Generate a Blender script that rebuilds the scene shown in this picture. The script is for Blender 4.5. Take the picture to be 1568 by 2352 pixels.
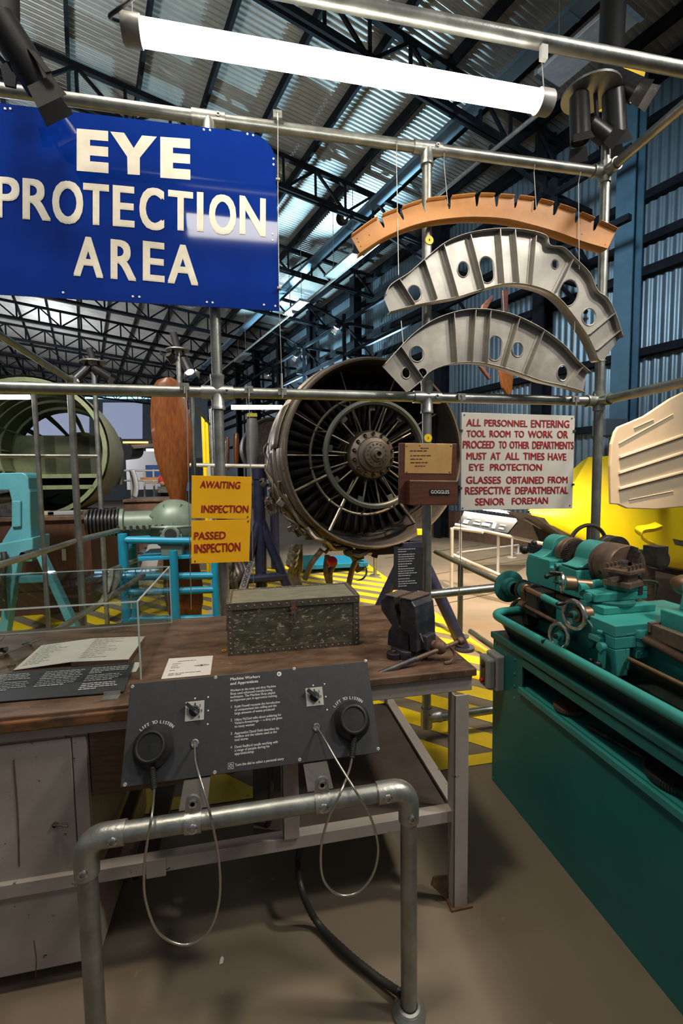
import bpy, bmesh, math, random
from mathutils import Vector, Matrix
from mathutils.geometry import tessellate_polygon

for o in list(bpy.data.objects):
    bpy.data.objects.remove(o)
SC = bpy.context.scene
COL = SC.collection
R = math.radians
PI = math.pi

# ------------------------------------------------------------ camera
FPX, PITCH, ROLL, YAW = 1045.0, .0746, .01307, .1983
CAM = Vector((0, 0, 1.6))
_cy, _sy, _cp, _sp = math.cos(YAW), math.sin(YAW), math.cos(PITCH), math.sin(PITCH)
FWD = Vector((_sy * _cp, _cy * _cp, -_sp))
_r0 = Vector((_cy, -_sy, 0))
_d0 = FWD.cross(_r0)
RIGHT = _r0 * math.cos(ROLL) + _d0 * math.sin(ROLL)
DOWN = _d0 * math.cos(ROLL) - _r0 * math.sin(ROLL)
cd = bpy.data.cameras.new('camera')
cam = bpy.data.objects.new('camera', cd)
COL.objects.link(cam)
cd.sensor_fit = 'VERTICAL'
cd.sensor_height = 36
cd.lens = FPX / 2352 * 36
cd.clip_start = .05
cd.clip_end = 200
_m = Matrix((RIGHT, -DOWN, -FWD)).transposed().to_4x4()
_m.translation = CAM
cam.matrix_world = _m
SC.camera = cam

# ------------------------------------------------------------ exposure, world
vs = SC.view_settings
vs.view_transform = 'Standard'
vs.look = 'None'
vs.gamma = 1
vs.use_curve_mapping = False
vs.exposure = 0.0
SC.cycles.max_bounces = 8
SC.cycles.transparent_max_bounces = 16
SC.cycles.sample_clamp_indirect = 4
SC.cycles.caustics_reflective = False
SC.cycles.caustics_refractive = False
w = bpy.data.worlds.new('hall_air')
SC.world = w
w.use_nodes = True
w.node_tree.nodes['Background'].inputs[0].default_value = (.78, .83, .92, 1)
w.node_tree.nodes['Background'].inputs[1].default_value = .16


def light(kind, name, loc, target, power, color=(1, 1, 1), size=.2, angle=60, blend=.5):
    L = bpy.data.lights.new(name, kind)
    L.energy = power
    L.color = color
    if kind == 'AREA':
        L.shape = 'DISK'
        L.size = size
    else:
        L.shadow_soft_size = size
    if kind == 'SPOT':
        L.spot_size = R(angle)
        L.spot_blend = blend
    o = bpy.data.objects.new(name, L)
    o.location = loc
    if target is not None:
        o.rotation_euler = (Vector(target) - Vector(loc)).to_track_quat('-Z', 'Y').to_euler()
    COL.objects.link(o)
    return o


# hall frame: U to the right wall, V along the hall, 18 degrees left of the bench's Y
TH = R(-18.0)
HV = Vector((math.sin(TH), math.cos(TH), 0))
HU = Vector((HV.y, -HV.x, 0))
ZZ = Vector((0, 0, 1))
TROOF = math.tan(R(4.0))
UW = 8.48                                        # the right wall


def H(u, v, z=0.0):
    return HU * u + HV * v + ZZ * z


def zroof(u):
    return 8.32 + (UW - u) * TROOF


# ------------------------------------------------------------ unseen lights standing in for the hall's track spots and washes, plus added fills
light('SPOT', 'blue_wash', H(7.7, 10.8, 4.4), H(3.0, 9.0, 8.7), 4300, (.50, .82, 1), .06, 88, .5)
light('SPOT', 'blue_wash', H(7.7, 17.0, 4.6), H(4.0, 15.6, 8.5), 2600, (.50, .82, 1), .06, 95, .5)
light('SPOT', 'blue_wall_wash', H(5.6, 15.0, 3.6), H(8.5, 15.0, 6.0), 3200, (.52, .84, 1), .1, 110, .7)
light('SPOT', 'bay_light', (-.6, 1.0, 5.6), (.2, 2.0, .9), 360, (1, .88, .70), .25, 95, .9)
light('SPOT', 'lathe_light', (3.4, .4, 4.9), (1.5, 1.7, .9), 420, (1, .93, .80), .15, 75, .8)
light('SPOT', 'frame_light', (3.0, -.6, 4.9), (1.0, 2.5, 2.2), 320, (1, .95, .86), .25, 80, .8)
light('SPOT', 'yellow_light', (4.4, 1.2, 5.2), (3.6, 4.2, 1.2), 470, (1, .93, .78), .2, 80, .8)
light('SPOT', 'floor_light', (2.3, 2.6, 5.8), (2.8, 4.9, 0), 4200, (1, .72, .47), .12, 40, .5)
light('SPOT', 'aisle_light', (2.6, 6.0, 5.8), (3.0, 7.4, 0), 2600, (1, .93, .82), .2, 62, .6)
light('SPOT', 'engine_light', (-.8, 2.2, 5.2), (1.1, 5.2, .6), 300, (1, .93, .82), .2, 70, .8)
light('SPOT', 'left_light', (-2.4, 1.6, 5.4), (-1.6, 6.2, 1.0), 1200, (1, .95, .86), .25, 85, .8)
light('SPOT', 'cabin_fill', (-3.8, 7.7, 2.9), (-3.9, 9.6, 1.7), 90, (1, .98, .88), .1, 140, .9)  # added fill inside the fuselage, aimed at the nose; not a cabin lamp
light('SPOT', 'skin_fill', (-.4, 3.6, 5.2), (-2.6, 9.0, 1.8), 1700, (1, .95, .84), .2, 50, .9)  # added spot that brightens the right side of the fuselage skin
light('POINT', 'far_light', H(-1.5, 24, 4.2), None, 1600, (.95, .95, 1), .6)
light('SPOT', 'roof_fill', H(-2.0, 4.2, 4.0), H(-.2, 8.0, 9.0), 1100, (.94, .98, .94), .4, 120, .8)  # added uplight, lifts the roof sheets at the left
light('POINT', 'far_roof_light', H(-5, 19, 4.6), None, 1000, (.9, .93, 1), .5)
light('SPOT', 'wall_fill', H(3.4, 2.4, 5.4), H(8.5, 7.0, 4.6), 1300, (.66, .84, 1), .3, 90, .9)  # added bluish fill, kept well off the right wall to spread evenly


# ------------------------------------------------------------ pixel rays to real places
def ray(px, py):
    return RIGHT * ((px - 784) / FPX) + DOWN * ((py - 1176) / FPX) + FWD


def at(px, py, Y):
    d = ray(px, py)
    return CAM + d * (Y / d.y)


def atx(px, py, X):
    d = ray(px, py)
    return CAM + d * (X / d.x)


def on(px, py, z=0.0):
    d = ray(px, py)
    return CAM + d * ((z - CAM.z) / d.z)


def onp(px, py, P, n):
    d = ray(px, py)
    return CAM + d * ((Vector(P) - CAM).dot(n) / d.dot(n))


# ------------------------------------------------------------ materials
MATS = {}


def mat(name, c, rough=.5, metal=0.0, c2=None, scale=8.0, lo=.4, hi=.65, bump=0.0, bscale=60.0,
        c3=None, s3=40.0, t3=.62, stretch=(1, 1, 1), spec=.5, rv=0.0, coat=0.0, detail=6.0):
    m = bpy.data.materials.new(name)
    m.use_nodes = True
    nt = m.node_tree
    N, L = nt.nodes, nt.links
    b = N['Principled BSDF']
    b.inputs['Base Color'].default_value = (*c, 1)
    b.inputs['Roughness'].default_value = rough
    b.inputs['Metallic'].default_value = metal
    b.inputs['Specular IOR Level'].default_value = spec
    b.inputs['Coat Weight'].default_value = coat
    tc = N.new('ShaderNodeTexCoord')
    mp = N.new('ShaderNodeMapping')
    mp.inputs['Scale'].default_value = stretch
    L.new(tc.outputs['Object'], mp.inputs[0])

    def noise(s, det=detail):
        n = N.new('ShaderNodeTexNoise')
        n.inputs['Scale'].default_value = s
        n.inputs['Detail'].default_value = det
        n.inputs['Roughness'].default_value = .62
        L.new(mp.outputs[0], n.inputs['Vector'])
        return n
    out = None
    if c2 is not None:
        n = noise(scale)
        r = N.new('ShaderNodeValToRGB')
        r.color_ramp.elements[0].position = lo
        r.color_ramp.elements[1].position = hi
        r.color_ramp.elements[0].color = (*c, 1)
        r.color_ramp.elements[1].color = (*c2, 1)
        L.new(n.outputs[0], r.inputs[0])
        out = r.outputs[0]
        if rv:
            mr = N.new('ShaderNodeMapRange')
            mr.inputs[3].default_value = rough - rv
            mr.inputs[4].default_value = rough + rv
            L.new(n.outputs[0], mr.inputs[0])
            L.new(mr.outputs[0], b.inputs['Roughness'])
    if c3 is not None:
        n = noise(s3)
        r = N.new('ShaderNodeValToRGB')
        r.color_ramp.elements[0].position = t3
        r.color_ramp.elements[1].position = t3 + .05
        L.new(n.outputs[0], r.inputs[0])
        mx = N.new('ShaderNodeMixRGB')
        L.new(r.outputs[0], mx.inputs[0])
        if out:
            L.new(out, mx.inputs[1])
        else:
            mx.inputs[1].default_value = (*c, 1)
        mx.inputs[2].default_value = (*c3, 1)
        out = mx.outputs[0]
    if out:
        L.new(out, b.inputs['Base Color'])
    if bump:
        n = noise(bscale, 4)
        bp = N.new('ShaderNodeBump')
        bp.inputs['Strength'].default_value = bump
        bp.inputs['Distance'].default_value = .01
        L.new(n.outputs[0], bp.inputs['Height'])
        L.new(bp.outputs[0], b.inputs['Normal'])
    MATS[name] = m
    return m


def glow(name, c, s):
    m = bpy.data.materials.new(name)
    m.use_nodes = True
    b = m.node_tree.nodes['Principled BSDF']
    b.inputs['Base Color'].default_value = (*c, 1)
    b.inputs['Emission Color'].default_value = (*c, 1)
    b.inputs['Emission Strength'].default_value = s
    MATS[name] = m
    return m


mat('galv', (.26, .27, .25), .38, .8, (.36, .37, .34), 14, bump=.08, bscale=90, rv=.1, c3=(.25, .25, .23), s3=30, t3=.66)
mat('galv_fit', (.36, .37, .34), .34, .8, (.47, .47, .44), 20, bump=.12, bscale=120, rv=.08)
mat('steel', (.55, .54, .52), .25, 1, (.66, .65, .63), 20)
mat('dark_steel', (.08, .08, .085), .42, .7, (.15, .14, .13), 25, bump=.06)
mat('black', (.012, .012, .013), .38, 0, (.02, .02, .021), 30)
mat('matt_black', (.012, .012, .013), .7)
mat('panel_dark', (.026, .027, .031), .48, 0, (.033, .034, .038), 40, bump=.03, bscale=300)
mat('white_ink', (.72, .72, .70), .6)
mat('cream_ink', (.78, .73, .62), .5, 0, (.68, .62, .5), 12)
mat('red_ink', (.36, .012, .016), .5, 0, (.28, .008, .012), 20)
mat('black_ink', (.03, .03, .03), .6)
mat('white_paint', (.42, .37, .33), .55, 0, (.34, .29, .25), 5, .35, .7, c3=(.05, .035, .025), s3=34, t3=.655, bump=.06, bscale=40)
mat('wood_top', (.062, .034, .02), .45, 0, (.185, .11, .07), 7, .36, .66, c3=(.34, .27, .2), s3=30, t3=.655, bump=.1, bscale=50, stretch=(1, 2.2, 1), rv=.1)
mat('wood_edge', (.20, .085, .03), .55, 0, (.05, .03, .018), 9, .4, .6, stretch=(1, 1, 4))
mat('wood_drawer', (.13, .07, .033), .5, 0, (.07, .038, .02), 5, stretch=(2, 2, 14))
mat('chest_green', (.052, .055, .036), .5, 0, (.10, .10, .065), 12, .42, .6, c3=(.36, .31, .22), s3=42, t3=.57, bump=.12, bscale=80, stretch=(1, 1, 2.2))
mat('chest_lid', (.15, .15, .105), .55, 0, (.24, .22, .16), 14, .35, .65, c3=(.40, .36, .27), s3=30, t3=.66, bump=.1, bscale=70, stretch=(1, 2, 1))
mat('chest_edge', (.085, .075, .06), .5, .3, (.15, .13, .10), 40)
mat('rivet', (.55, .52, .46), .35, .7)
mat('rust', (.13, .07, .045), .6, .3, (.21, .12, .08), 22, bump=.1)
mat('vise_iron', (.035, .037, .05), .42, .35, (.10, .095, .095), 11, .45, .7, c3=(.22, .2, .18), s3=60, t3=.7, bump=.12, bscale=60, rv=.1)
mat('vise_top', (.20, .14, .11), .5, .4, (.13, .10, .09), 25, bump=.1)
mat('lathe_green', (.034, .255, .232), .38, 0, (.045, .30, .275), 5, c3=(.012, .09, .08), s3=70, t3=.7, bump=.03, bscale=120, rv=.06)
mat('lathe_dark', (.016, .12, .11), .45, 0, (.022, .145, .135), 6)
mat('cabinet_green', (.010, .145, .137), .42, 0, (.014, .17, .16), 3, c3=(.02, .13, .12), s3=45, t3=.66)
mat('oily_iron', (.21, .135, .095), .42, .4, (.12, .085, .066), 18, .4, .62, bump=.1, bscale=80, rv=.12)
mat('dark_iron', (.036, .031, .026), .45, .4, (.075, .062, .052), 22, bump=.1)
mat('machined', (.42, .40, .37), .28, .9, (.3, .27, .24), 16, rv=.1)
mat('bronze', (.30, .17, .10), .42, .7, (.2, .12, .08), 16)
mat('tray_oil', (.02, .03, .026), .3, 0, (.035, .05, .042), 6)
mat('blue_sign', (.002, .022, .20), .055, 0, (.003, .027, .235), 3, c3=(.2, .26, .42), s3=48, t3=.735)
mat('yellow_sign', (.92, .47, .006), .45, 0, (.87, .42, .005), 4)
mat('white_sign', (.62, .58, .53), .4, 0, (.54, .5, .45), 3, c3=(.4, .34, .28), s3=60, t3=.73)
mat('mahogany', (.11, .034, .016), .4, 0, (.065, .022, .012), 6, stretch=(1, 1, 8), coat=.2)
mat('brass_plate', (.62, .38, .14), .4, .35, (.54, .31, .11), 10)
mat('brass_screw', (.4, .24, .08), .35, .8)
mat('yellow_disc', (.85, .62, .01), .45)
mat('orange_primer', (.55, .23, .055), .5, 0, (.48, .19, .042), 9, c3=(.35, .11, .03), s3=50, t3=.72)
mat('alu_rib', (.40, .375, .34), .42, .6, (.29, .275, .25), 7, .35, .7, c3=(.3, .28, .26), s3=30, t3=.68, bump=.05, bscale=30, rv=.12)
mat('alu_dark', (.30, .275, .245), .45, .6, (.38, .355, .32), 9, bump=.05, bscale=30, rv=.1)
mat('wire', (.5, .48, .44), .4, .8)
mat('engine_black', (.016, .015, .014), .5, .3, (.03, .028, .025), 30, c3=(.22, .21, .19), s3=260, t3=.71)
mat('engine_case', (.16, .13, .105), .42, .7, (.09, .075, .06), 6, .35, .65, c3=(.05, .04, .03), s3=20, t3=.63, bump=.1, rv=.1)
mat('engine_vane', (.014, .013, .012), .65, .1, (.02, .018, .017), 10, spec=.25)
mat('engine_ring', (.085, .097, .083), .4, .6, (.07, .08, .07), 8, rv=.1)
mat('bracket_grey', (.105, .102, .094), .5, .3, (.085, .083, .078), 12)
mat('dial_silver', (.5, .48, .44), .4, .2, (.44, .42, .39), 20)
mat('engine_strut', (.20, .175, .14), .38, .75, (.13, .11, .09), 12)
mat('navy_steel', (.014, .016, .038), .35, .2, (.022, .025, .055), 12)
mat('cyan_tube', (.008, .215, .36), .4, 0, (.01, .24, .40), 9)
mat('press_blue', (.105, .36, .43), .45, 0, (.085, .31, .38), 5)
mat('gear_green', (.135, .185, .14), .42, .1, (.11, .15, .115), 6)
mat('prop_wood', (.17, .048, .006), .32, 0, (.085, .024, .004), 9, .35, .68, stretch=(5, 5, 1.2), coat=.35)
mat('prop_grey', (.13, .13, .13), .5, .2, (.09, .09, .09), 6)
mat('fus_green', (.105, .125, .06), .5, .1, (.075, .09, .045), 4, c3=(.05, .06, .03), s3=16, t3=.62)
mat('fus_rib', (.14, .165, .085), .45, .1, (.10, .12, .065), 7)
mat('fus_skin', (.27, .27, .18), .5, .05, (.22, .225, .15), 3)
mat('hull_yellow', (.72, .62, .005), .42, 0, (.66, .55, .004), 3, c3=(.46, .38, .01), s3=12, t3=.68)
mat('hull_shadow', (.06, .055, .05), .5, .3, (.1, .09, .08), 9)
mat('cream_panel', (.47, .39, .285), .6, 0, (.43, .355, .26), 5)
mat('dark_wood', (.085, .036, .02), .45, 0, (.05, .022, .014), 6, stretch=(5, 5, 1))
mat('concrete', (.215, .168, .115), .62, 0, (.15, .118, .08), 1.3, .35, .7, c3=(.27, .235, .19), s3=9, t3=.66, bump=.04, bscale=25, detail=10, rv=.08)
mat('floor_yellow', (.80, .56, .004), .5, 0, (.70, .48, .004), 4, c3=(.42, .32, .03), s3=14, t3=.67)
mat('tin_roof', (.31, .32, .30), .42, .35, (.24, .25, .24), 2.5, rv=.06)
mat('tin_wall', (.12, .165, .19), .42, .35, (.095, .13, .155), 1.5, rv=.06)
mat('truss_dark', (.006, .007, .009), .8, 0, (.010, .012, .015), 4, spec=.08)
mat('tray_blue', (.17, .26, .33), .4, .5, (.14, .22, .28), 2)
mat('column_blue', (.05, .11, .15), .5, .1, (.04, .09, .125), 3)
mat('heater', (.40, .42, .43), .35, .7, (.3, .31, .32), 5)
mat('chrome_disc', (.30, .30, .29), .45, .8)
mat('ochre', (.40, .33, .015), .5)
mat('brick', (.13, .066, .038), .7, 0, (.085, .045, .028), 9, bump=.1)
mat('paper', (.66, .63, .59), .7, 0, (.6, .57, .53), 6)
mat('paper_pink', (.55, .47, .42), .7)
mat('book_cover', (.16, .07, .055), .6)
mat('rubber', (.018, .018, .017), .65)
mat('steel_cord', (.50, .47, .41), .3, .9)
mat('switch_grey', (.36, .36, .335), .42, .1, (.31, .31, .29), 10)
mat('shelf_board', (.085, .064, .047), .6, 0, (.055, .042, .032), 8)
mat('red_knob', (.5, .015, .015), .4)
mat('screen_blue', (.22, .26, .38), .5)
mat('slate', (.075, .09, .105), .55, 0, (.06, .075, .09), 3)
mat('sky_board', (.05, .085, .135), .5)
mat('pale_panel', (.36, .36, .37), .6)
mat('cart_blue', (.02, .09, .33), .45)
mat('rail_white', (.62, .60, .56), .35, .3)
mat('skin', (.5, .29, .2), .55)
mat('red_hat', (.55, .04, .025), .7)
mat('dark_cloth', (.02, .02, .022), .85)
mat('grey_plastic', (.24, .235, .23), .45)
mat('hose', (.03, .028, .024), .5, .1)
mat('caption_white', (.5, .5, .49), .6)
glow('tube_glow', (1.0, .96, .82), 16)
glow('tube_far', (1.0, .92, .78), 7)
glow('lamp_glow', (1.0, .96, .9), 18)
glow('lectern_glow', (1.0, .86, .66), 70)
glow('exit_green', (.05, .9, .35), 2)
glow('screen_glow', (.40, .46, .66), .45)
glow('blue_strip', (.4, .78, 1.0), 2.2)
glow('warm_strip', (1, .55, .2), 1.6)
# clear acrylic that lets lamp light through
m = bpy.data.materials.new('acrylic')
m.use_nodes = True
nt = m.node_tree
nt.nodes.clear()
out = nt.nodes.new('ShaderNodeOutputMaterial')
mix = nt.nodes.new('ShaderNodeMixShader')
lw = nt.nodes.new('ShaderNodeLayerWeight')
lw.inputs['Blend'].default_value = .5
pw = nt.nodes.new('ShaderNodeMath')
pw.operation = 'POWER'
pw.inputs[1].default_value = 5
fr = nt.nodes.new('ShaderNodeMath')
fr.operation = 'MULTIPLY_ADD'
fr.inputs[1].default_value = .6
fr.inputs[2].default_value = .035
nt.links.new(lw.outputs['Facing'], pw.inputs[0])
nt.links.new(pw.outputs[0], fr.inputs[0])
tr = nt.nodes.new('ShaderNodeBsdfTransparent')
tr.inputs[0].default_value = (.93, .95, .94, 1)
gl = nt.nodes.new('ShaderNodeBsdfGlossy')
gl.inputs['Roughness'].default_value = .02
nt.links.new(fr.outputs[0], mix.inputs[0])
nt.links.new(tr.outputs[0], mix.inputs[1])
nt.links.new(gl.outputs[0], mix.inputs[2])
nt.links.new(mix.outputs[0], out.inputs[0])
MATS['acrylic'] = m
mat('acrylic_edge', (.5, .56, .54), .2)


# ------------------------------------------------------------ mesh builder
def frame_of(d):
    d = d.normalized()
    a = Vector((0, 0, 1)) if abs(d.z) < .95 else Vector((1, 0, 0))
    x = a.cross(d).normalized()
    return x, d.cross(x)


class MB:
    def __init__(self):
        self.v, self.f = [], []

    def add(self, vs, fs):
        b = len(self.v)
        self.v += [Vector(p) for p in vs]
        self.f += [tuple(b + i for i in f) for f in fs]
        return self

    def box(self, c, s, M=None):
        c, (a, b, h) = Vector(c), (s[0] / 2, s[1] / 2, s[2] / 2)
        pts = [Vector((x, y, z)) for x in (-a, a) for y in (-b, b) for z in (-h, h)]
        if M is not None:
            pts = [M @ p for p in pts]
        return self.add([c + p for p in pts], [(0, 1, 3, 2), (4, 6, 7, 5), (0, 4, 5, 1), (2, 3, 7, 6), (0, 2, 6, 4), (1, 5, 7, 3)])

    def bb(self, lo, hi):
        return self.box([(lo[i] + hi[i]) / 2 for i in range(3)], [abs(hi[i] - lo[i]) for i in range(3)])

    def beam(self, p, q, wd, ht, up=(0, 0, 1)):
        p, q = Vector(p), Vector(q)
        d = (q - p)
        x = d.normalized()
        y = Vector(up).cross(x)
        y = y.normalized() if y.length > 1e-4 else Vector((1, 0, 0))
        z = x.cross(y)
        return self.box((p + q) / 2, (d.length, wd, ht), Matrix((x, y, z)).transposed())

    def cyl(self, p, q, r, r2=None, n=16, cap=True):
        p, q = Vector(p), Vector(q)
        r2 = r if r2 is None else r2
        x, y = frame_of(q - p)
        vs = []
        for c, rr in ((p, r), (q, r2)):
            vs += [c + (x * math.cos(2 * PI * k / n) + y * math.sin(2 * PI * k / n)) * rr for k in range(n)]
        fs = [(k, (k + 1) % n, n + (k + 1) % n, n + k) for k in range(n)]
        if cap:
            fs += [tuple(range(n - 1, -1, -1)), tuple(range(n, 2 * n))]
        return self.add(vs, fs)

    def tube(self, path, r, n=8, closed=False, cap=True):
        P = [Vector(p) for p in path]
        m = len(P)
        rs = r if isinstance(r, (list, tuple)) else [r] * m
        vs, fs = [], []
        x = None
        for i in range(m):
            if closed:
                d = P[(i + 1) % m] - P[i - 1]
            else:
                d = P[min(i + 1, m - 1)] - P[max(i - 1, 0)]
            d.normalize()
            if x is None:
                x, y = frame_of(d)
            else:
                x = (x - d * x.dot(d)).normalized()
                y = d.cross(x)
            vs += [P[i] + (x * math.cos(2 * PI * k / n) + y * math.sin(2 * PI * k / n)) * rs[i] for k in range(n)]
        for i in range(m if closed else m - 1):
            a, b = i * n, ((i + 1) % m) * n
            fs += [(a + k, a + (k + 1) % n, b + (k + 1) % n, b + k) for k in range(n)]
        if cap and not closed:
            fs += [tuple(range(n - 1, -1, -1)), tuple((m - 1) * n + k for k in range(n))]
        return self.add(vs, fs)

    def lathe(self, prof, o, axis, n=24, a0=0.0, a1=2 * PI, closed=False):
        o, axis = Vector(o), Vector(axis).normalized()
        x, y = frame_of(axis)
        full = abs(a1 - a0 - 2 * PI) < 1e-6
        k1 = n if full else n + 1
        vs, fs = [], []
        for r, h in prof:
            for k in range(k1):
                a = a0 + (a1 - a0) * k / n
                vs.append(o + axis * h + (x * math.cos(a) + y * math.sin(a)) * r)
        m = len(prof)
        for i in range(m if closed else m - 1):
            j = (i + 1) % m
            for k in range(n):
                k2 = (k + 1) % k1
                fs.append((i * k1 + k, i * k1 + k2, j * k1 + k2, j * k1 + k))
        return self.add(vs, fs)

    def sphere(self, c, r, n=12, sx=(1, 1, 1)):
        m = max(4, n // 2)
        b = len(self.v)
        prof = [(max(1e-5, math.sin(PI * i / m)), -math.cos(PI * i / m)) for i in range(m + 1)]
        self.lathe(prof, (0, 0, 0), (0, 0, 1), n)
        c = Vector(c)
        for i in range(b, len(self.v)):
            p = self.v[i]
            self.v[i] = c + Vector((p.x * r * sx[0], p.y * r * sx[1], p.z * r * sx[2]))
        return self

    def torus(self, c, axis, R_, r, n=32, k=8):
        prof = [(R_ + r * math.cos(2 * PI * i / k), r * math.sin(2 * PI * i / k)) for i in range(k)]
        return self.lathe(prof, c, axis, n, closed=True)

    def prism(self, poly, ext):
        P = [Vector(p) for p in poly]
        ext = Vector(ext)
        n = len(P)
        fs = [tuple(range(n - 1, -1, -1)), tuple(range(n, 2 * n))] + [(k, (k + 1) % n, n + (k + 1) % n, n + k) for k in range(n)]
        return self.add(P + [p + ext for p in P], fs)

    def plate(self, loops, ext):
        """flat sheet with holes: loops[0] outer, the rest holes; 3-D points, extruded by ext"""
        loops = [[Vector(p) for p in l] for l in loops]
        tris = tessellate_polygon(loops)
        flat = [p for l in loops for p in l]
        n = len(flat)
        ext = Vector(ext)
        fs = [tuple(t) for t in tris] + [tuple(n + i for i in reversed(t)) for t in tris]
        b = 0
        for l in loops:
            m = len(l)
            fs += [(b + k, b + (k + 1) % m, n + b + (k + 1) % m, n + b + k) for k in range(m)]
            b += m
        return self.add(flat + [p + ext for p in flat], fs)

    def grid(self, rows, flip=False):
        m, n = len(rows), len(rows[0])
        fs = [(i * n + k, i * n + k + 1, (i + 1) * n + k + 1, (i + 1) * n + k) for i in range(m - 1) for k in range(n - 1)]
        return self.add([p for r in rows for p in r], fs)

    def xform(self, M):
        self.v = [M @ p for p in self.v]
        return self


def tag(o, label=None, cat=None, group=None, kind=None):
    if label:
        o['label'] = label
    if cat:
        o['category'] = cat
    if group:
        o['group'] = group
    if kind:
        o['kind'] = kind
    return o


def thing(name, label, cat, loc=(0, 0, 0), group=None, kind=None):
    o = bpy.data.objects.new(name, None)
    o.empty_display_size = .1
    COL.objects.link(o)
    o.location = loc
    return tag(o, label, cat, group, kind)


def root_loc(o):
    p = Vector((0, 0, 0))
    while o is not None:
        p += Vector(o.location)
        o = o.parent
    return p


def part(name, mb, m, parent=None, bevel=0.0, smooth=35, solid=0.0, loc=None, fix=True, sub=0):
    """links a mesh; vertices are given in world coordinates and stored relative to the parent"""
    me = bpy.data.meshes.new(name)
    off = root_loc(parent) if parent else Vector(loc or (0, 0, 0))
    me.from_pydata([p - off for p in mb.v], [], mb.f)
    if fix:
        bm = bmesh.new()
        bm.from_mesh(me)
        bmesh.ops.recalc_face_normals(bm, faces=bm.faces)
        bm.to_mesh(me)
        bm.free()
    me.materials.append(MATS[m] if isinstance(m, str) else m)
    if smooth:
        me.shade_smooth()
        me.set_sharp_from_angle(angle=R(smooth))
    o = bpy.data.objects.new(name, me)
    COL.objects.link(o)
    if parent:
        o.parent = parent
    elif loc:
        o.location = loc
    if solid:
        s = o.modifiers.new('solid', 'SOLIDIFY')
        s.thickness = solid
        s.offset = 0
    if sub:
        s = o.modifiers.new('sub', 'SUBSURF')
        s.levels = s.render_levels = sub
    if bevel:
        b = o.modifiers.new('bevel', 'BEVEL')
        b.width = bevel
        b.segments = 2
        b.limit_method = 'ANGLE'
        b.angle_limit = R(40)
    return o


def parts(name, mb, m, parent=None, **kw):
    """one part for every separate piece in the mesh"""
    root = list(range(len(mb.v)))

    def find(i):
        while root[i] != i:
            root[i] = root[root[i]]
            i = root[i]
        return i
    for f in mb.f:
        for i in f[1:]:
            root[find(i)] = find(f[0])
    groups = {}
    for f in mb.f:
        groups.setdefault(find(f[0]), []).append(f)
    out = []
    for fs in groups.values():
        idx = sorted({i for f in fs for i in f})
        mp = {i: k for k, i in enumerate(idx)}
        out.append(part(name, MB().add([mb.v[i] for i in idx], [tuple(mp[i] for i in f) for f in fs]), m, parent, **kw))
    return out[0]


def copy_tree(o, parent=None):
    c = o.copy()
    COL.objects.link(c)
    if parent:
        c.parent = parent
    for ch in list(o.children):
        copy_tree(ch, c)
    return c


# ------------------------------------------------------------ lettering
_TXT = {}


def text_mesh(s, bold=0.0):
    key = s
    if key not in _TXT:
        cu = bpy.data.curves.new('lettering', 'FONT')
        cu.body = s
        cu.size = 1
        cu.resolution_u = 4
        ob = bpy.data.objects.new('lettering', cu)
        COL.objects.link(ob)
        dg = bpy.context.evaluated_depsgraph_get()
        me = bpy.data.meshes.new_from_object(ob.evaluated_get(dg))
        _TXT[key] = ([v.co.copy() for v in me.vertices], [tuple(p.vertices) for p in me.polygons])
        bpy.data.objects.remove(ob)
        bpy.data.meshes.remove(me)
        bpy.data.curves.remove(cu)
    return _TXT[key]


def write(mb, s, bl, br, tl, bold=0.0, lift=None):
    """fit the string's ink to the box bottom-left, bottom-right, top-left (3-D)"""
    vs, fs = text_mesh(s, bold)
    x0, x1 = min(v.x for v in vs), max(v.x for v in vs)
    y0, y1 = min(v.y for v in vs), max(v.y for v in vs)
    bl, br, tl = Vector(bl), Vector(br), Vector(tl)
    ex, ey = br - bl, tl - bl
    n = ex.cross(ey).normalized() * (lift if lift is not None else .0008)
    b_ = bold * ey.length
    e1, e2 = ex.normalized() * b_, ey.normalized() * b_
    kx, ky = max(.2, 1 - 2 * b_ / ex.length), 1 - 2 * bold
    n1, kk = n.normalized() * .00015, 0
    for sx, sy in ((0, 0), (-1, -.7), (1, -.7), (1, .7), (-1, .7), (-.5, 0), (.5, 0)) if bold else ((0, 0),):
        o = bl + ex * ((1 - kx) / 2) + ey * ((1 - ky) / 2) + e1 * sx + e2 * sy + n + n1 * kk
        kk += 1
        mb.add([o + ex * (kx * (v.x - x0) / (x1 - x0)) + ey * (ky * (v.y - y0) / (y1 - y0)) for v in vs], fs)


def line(mb, s, o, ex, ey, size, width=None, bold=0.0, lift=.0008):
    """a line of small print from the baseline point o; ex, ey unit vectors; width squeezes it"""
    vs, fs = text_mesh(s, bold)
    x1 = max(v.x for v in vs)
    sx = size if width is None else width / x1
    n = Vector(ex).cross(Vector(ey)).normalized() * lift
    for k in (-1, 0, 1) if bold else (0,):
        mb.add([Vector(o) + Vector(ex) * (v.x * sx + k * bold * size) + Vector(ey) * (v.y * size) + n * (1 + .18 * k) for v in vs], fs)


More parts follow.
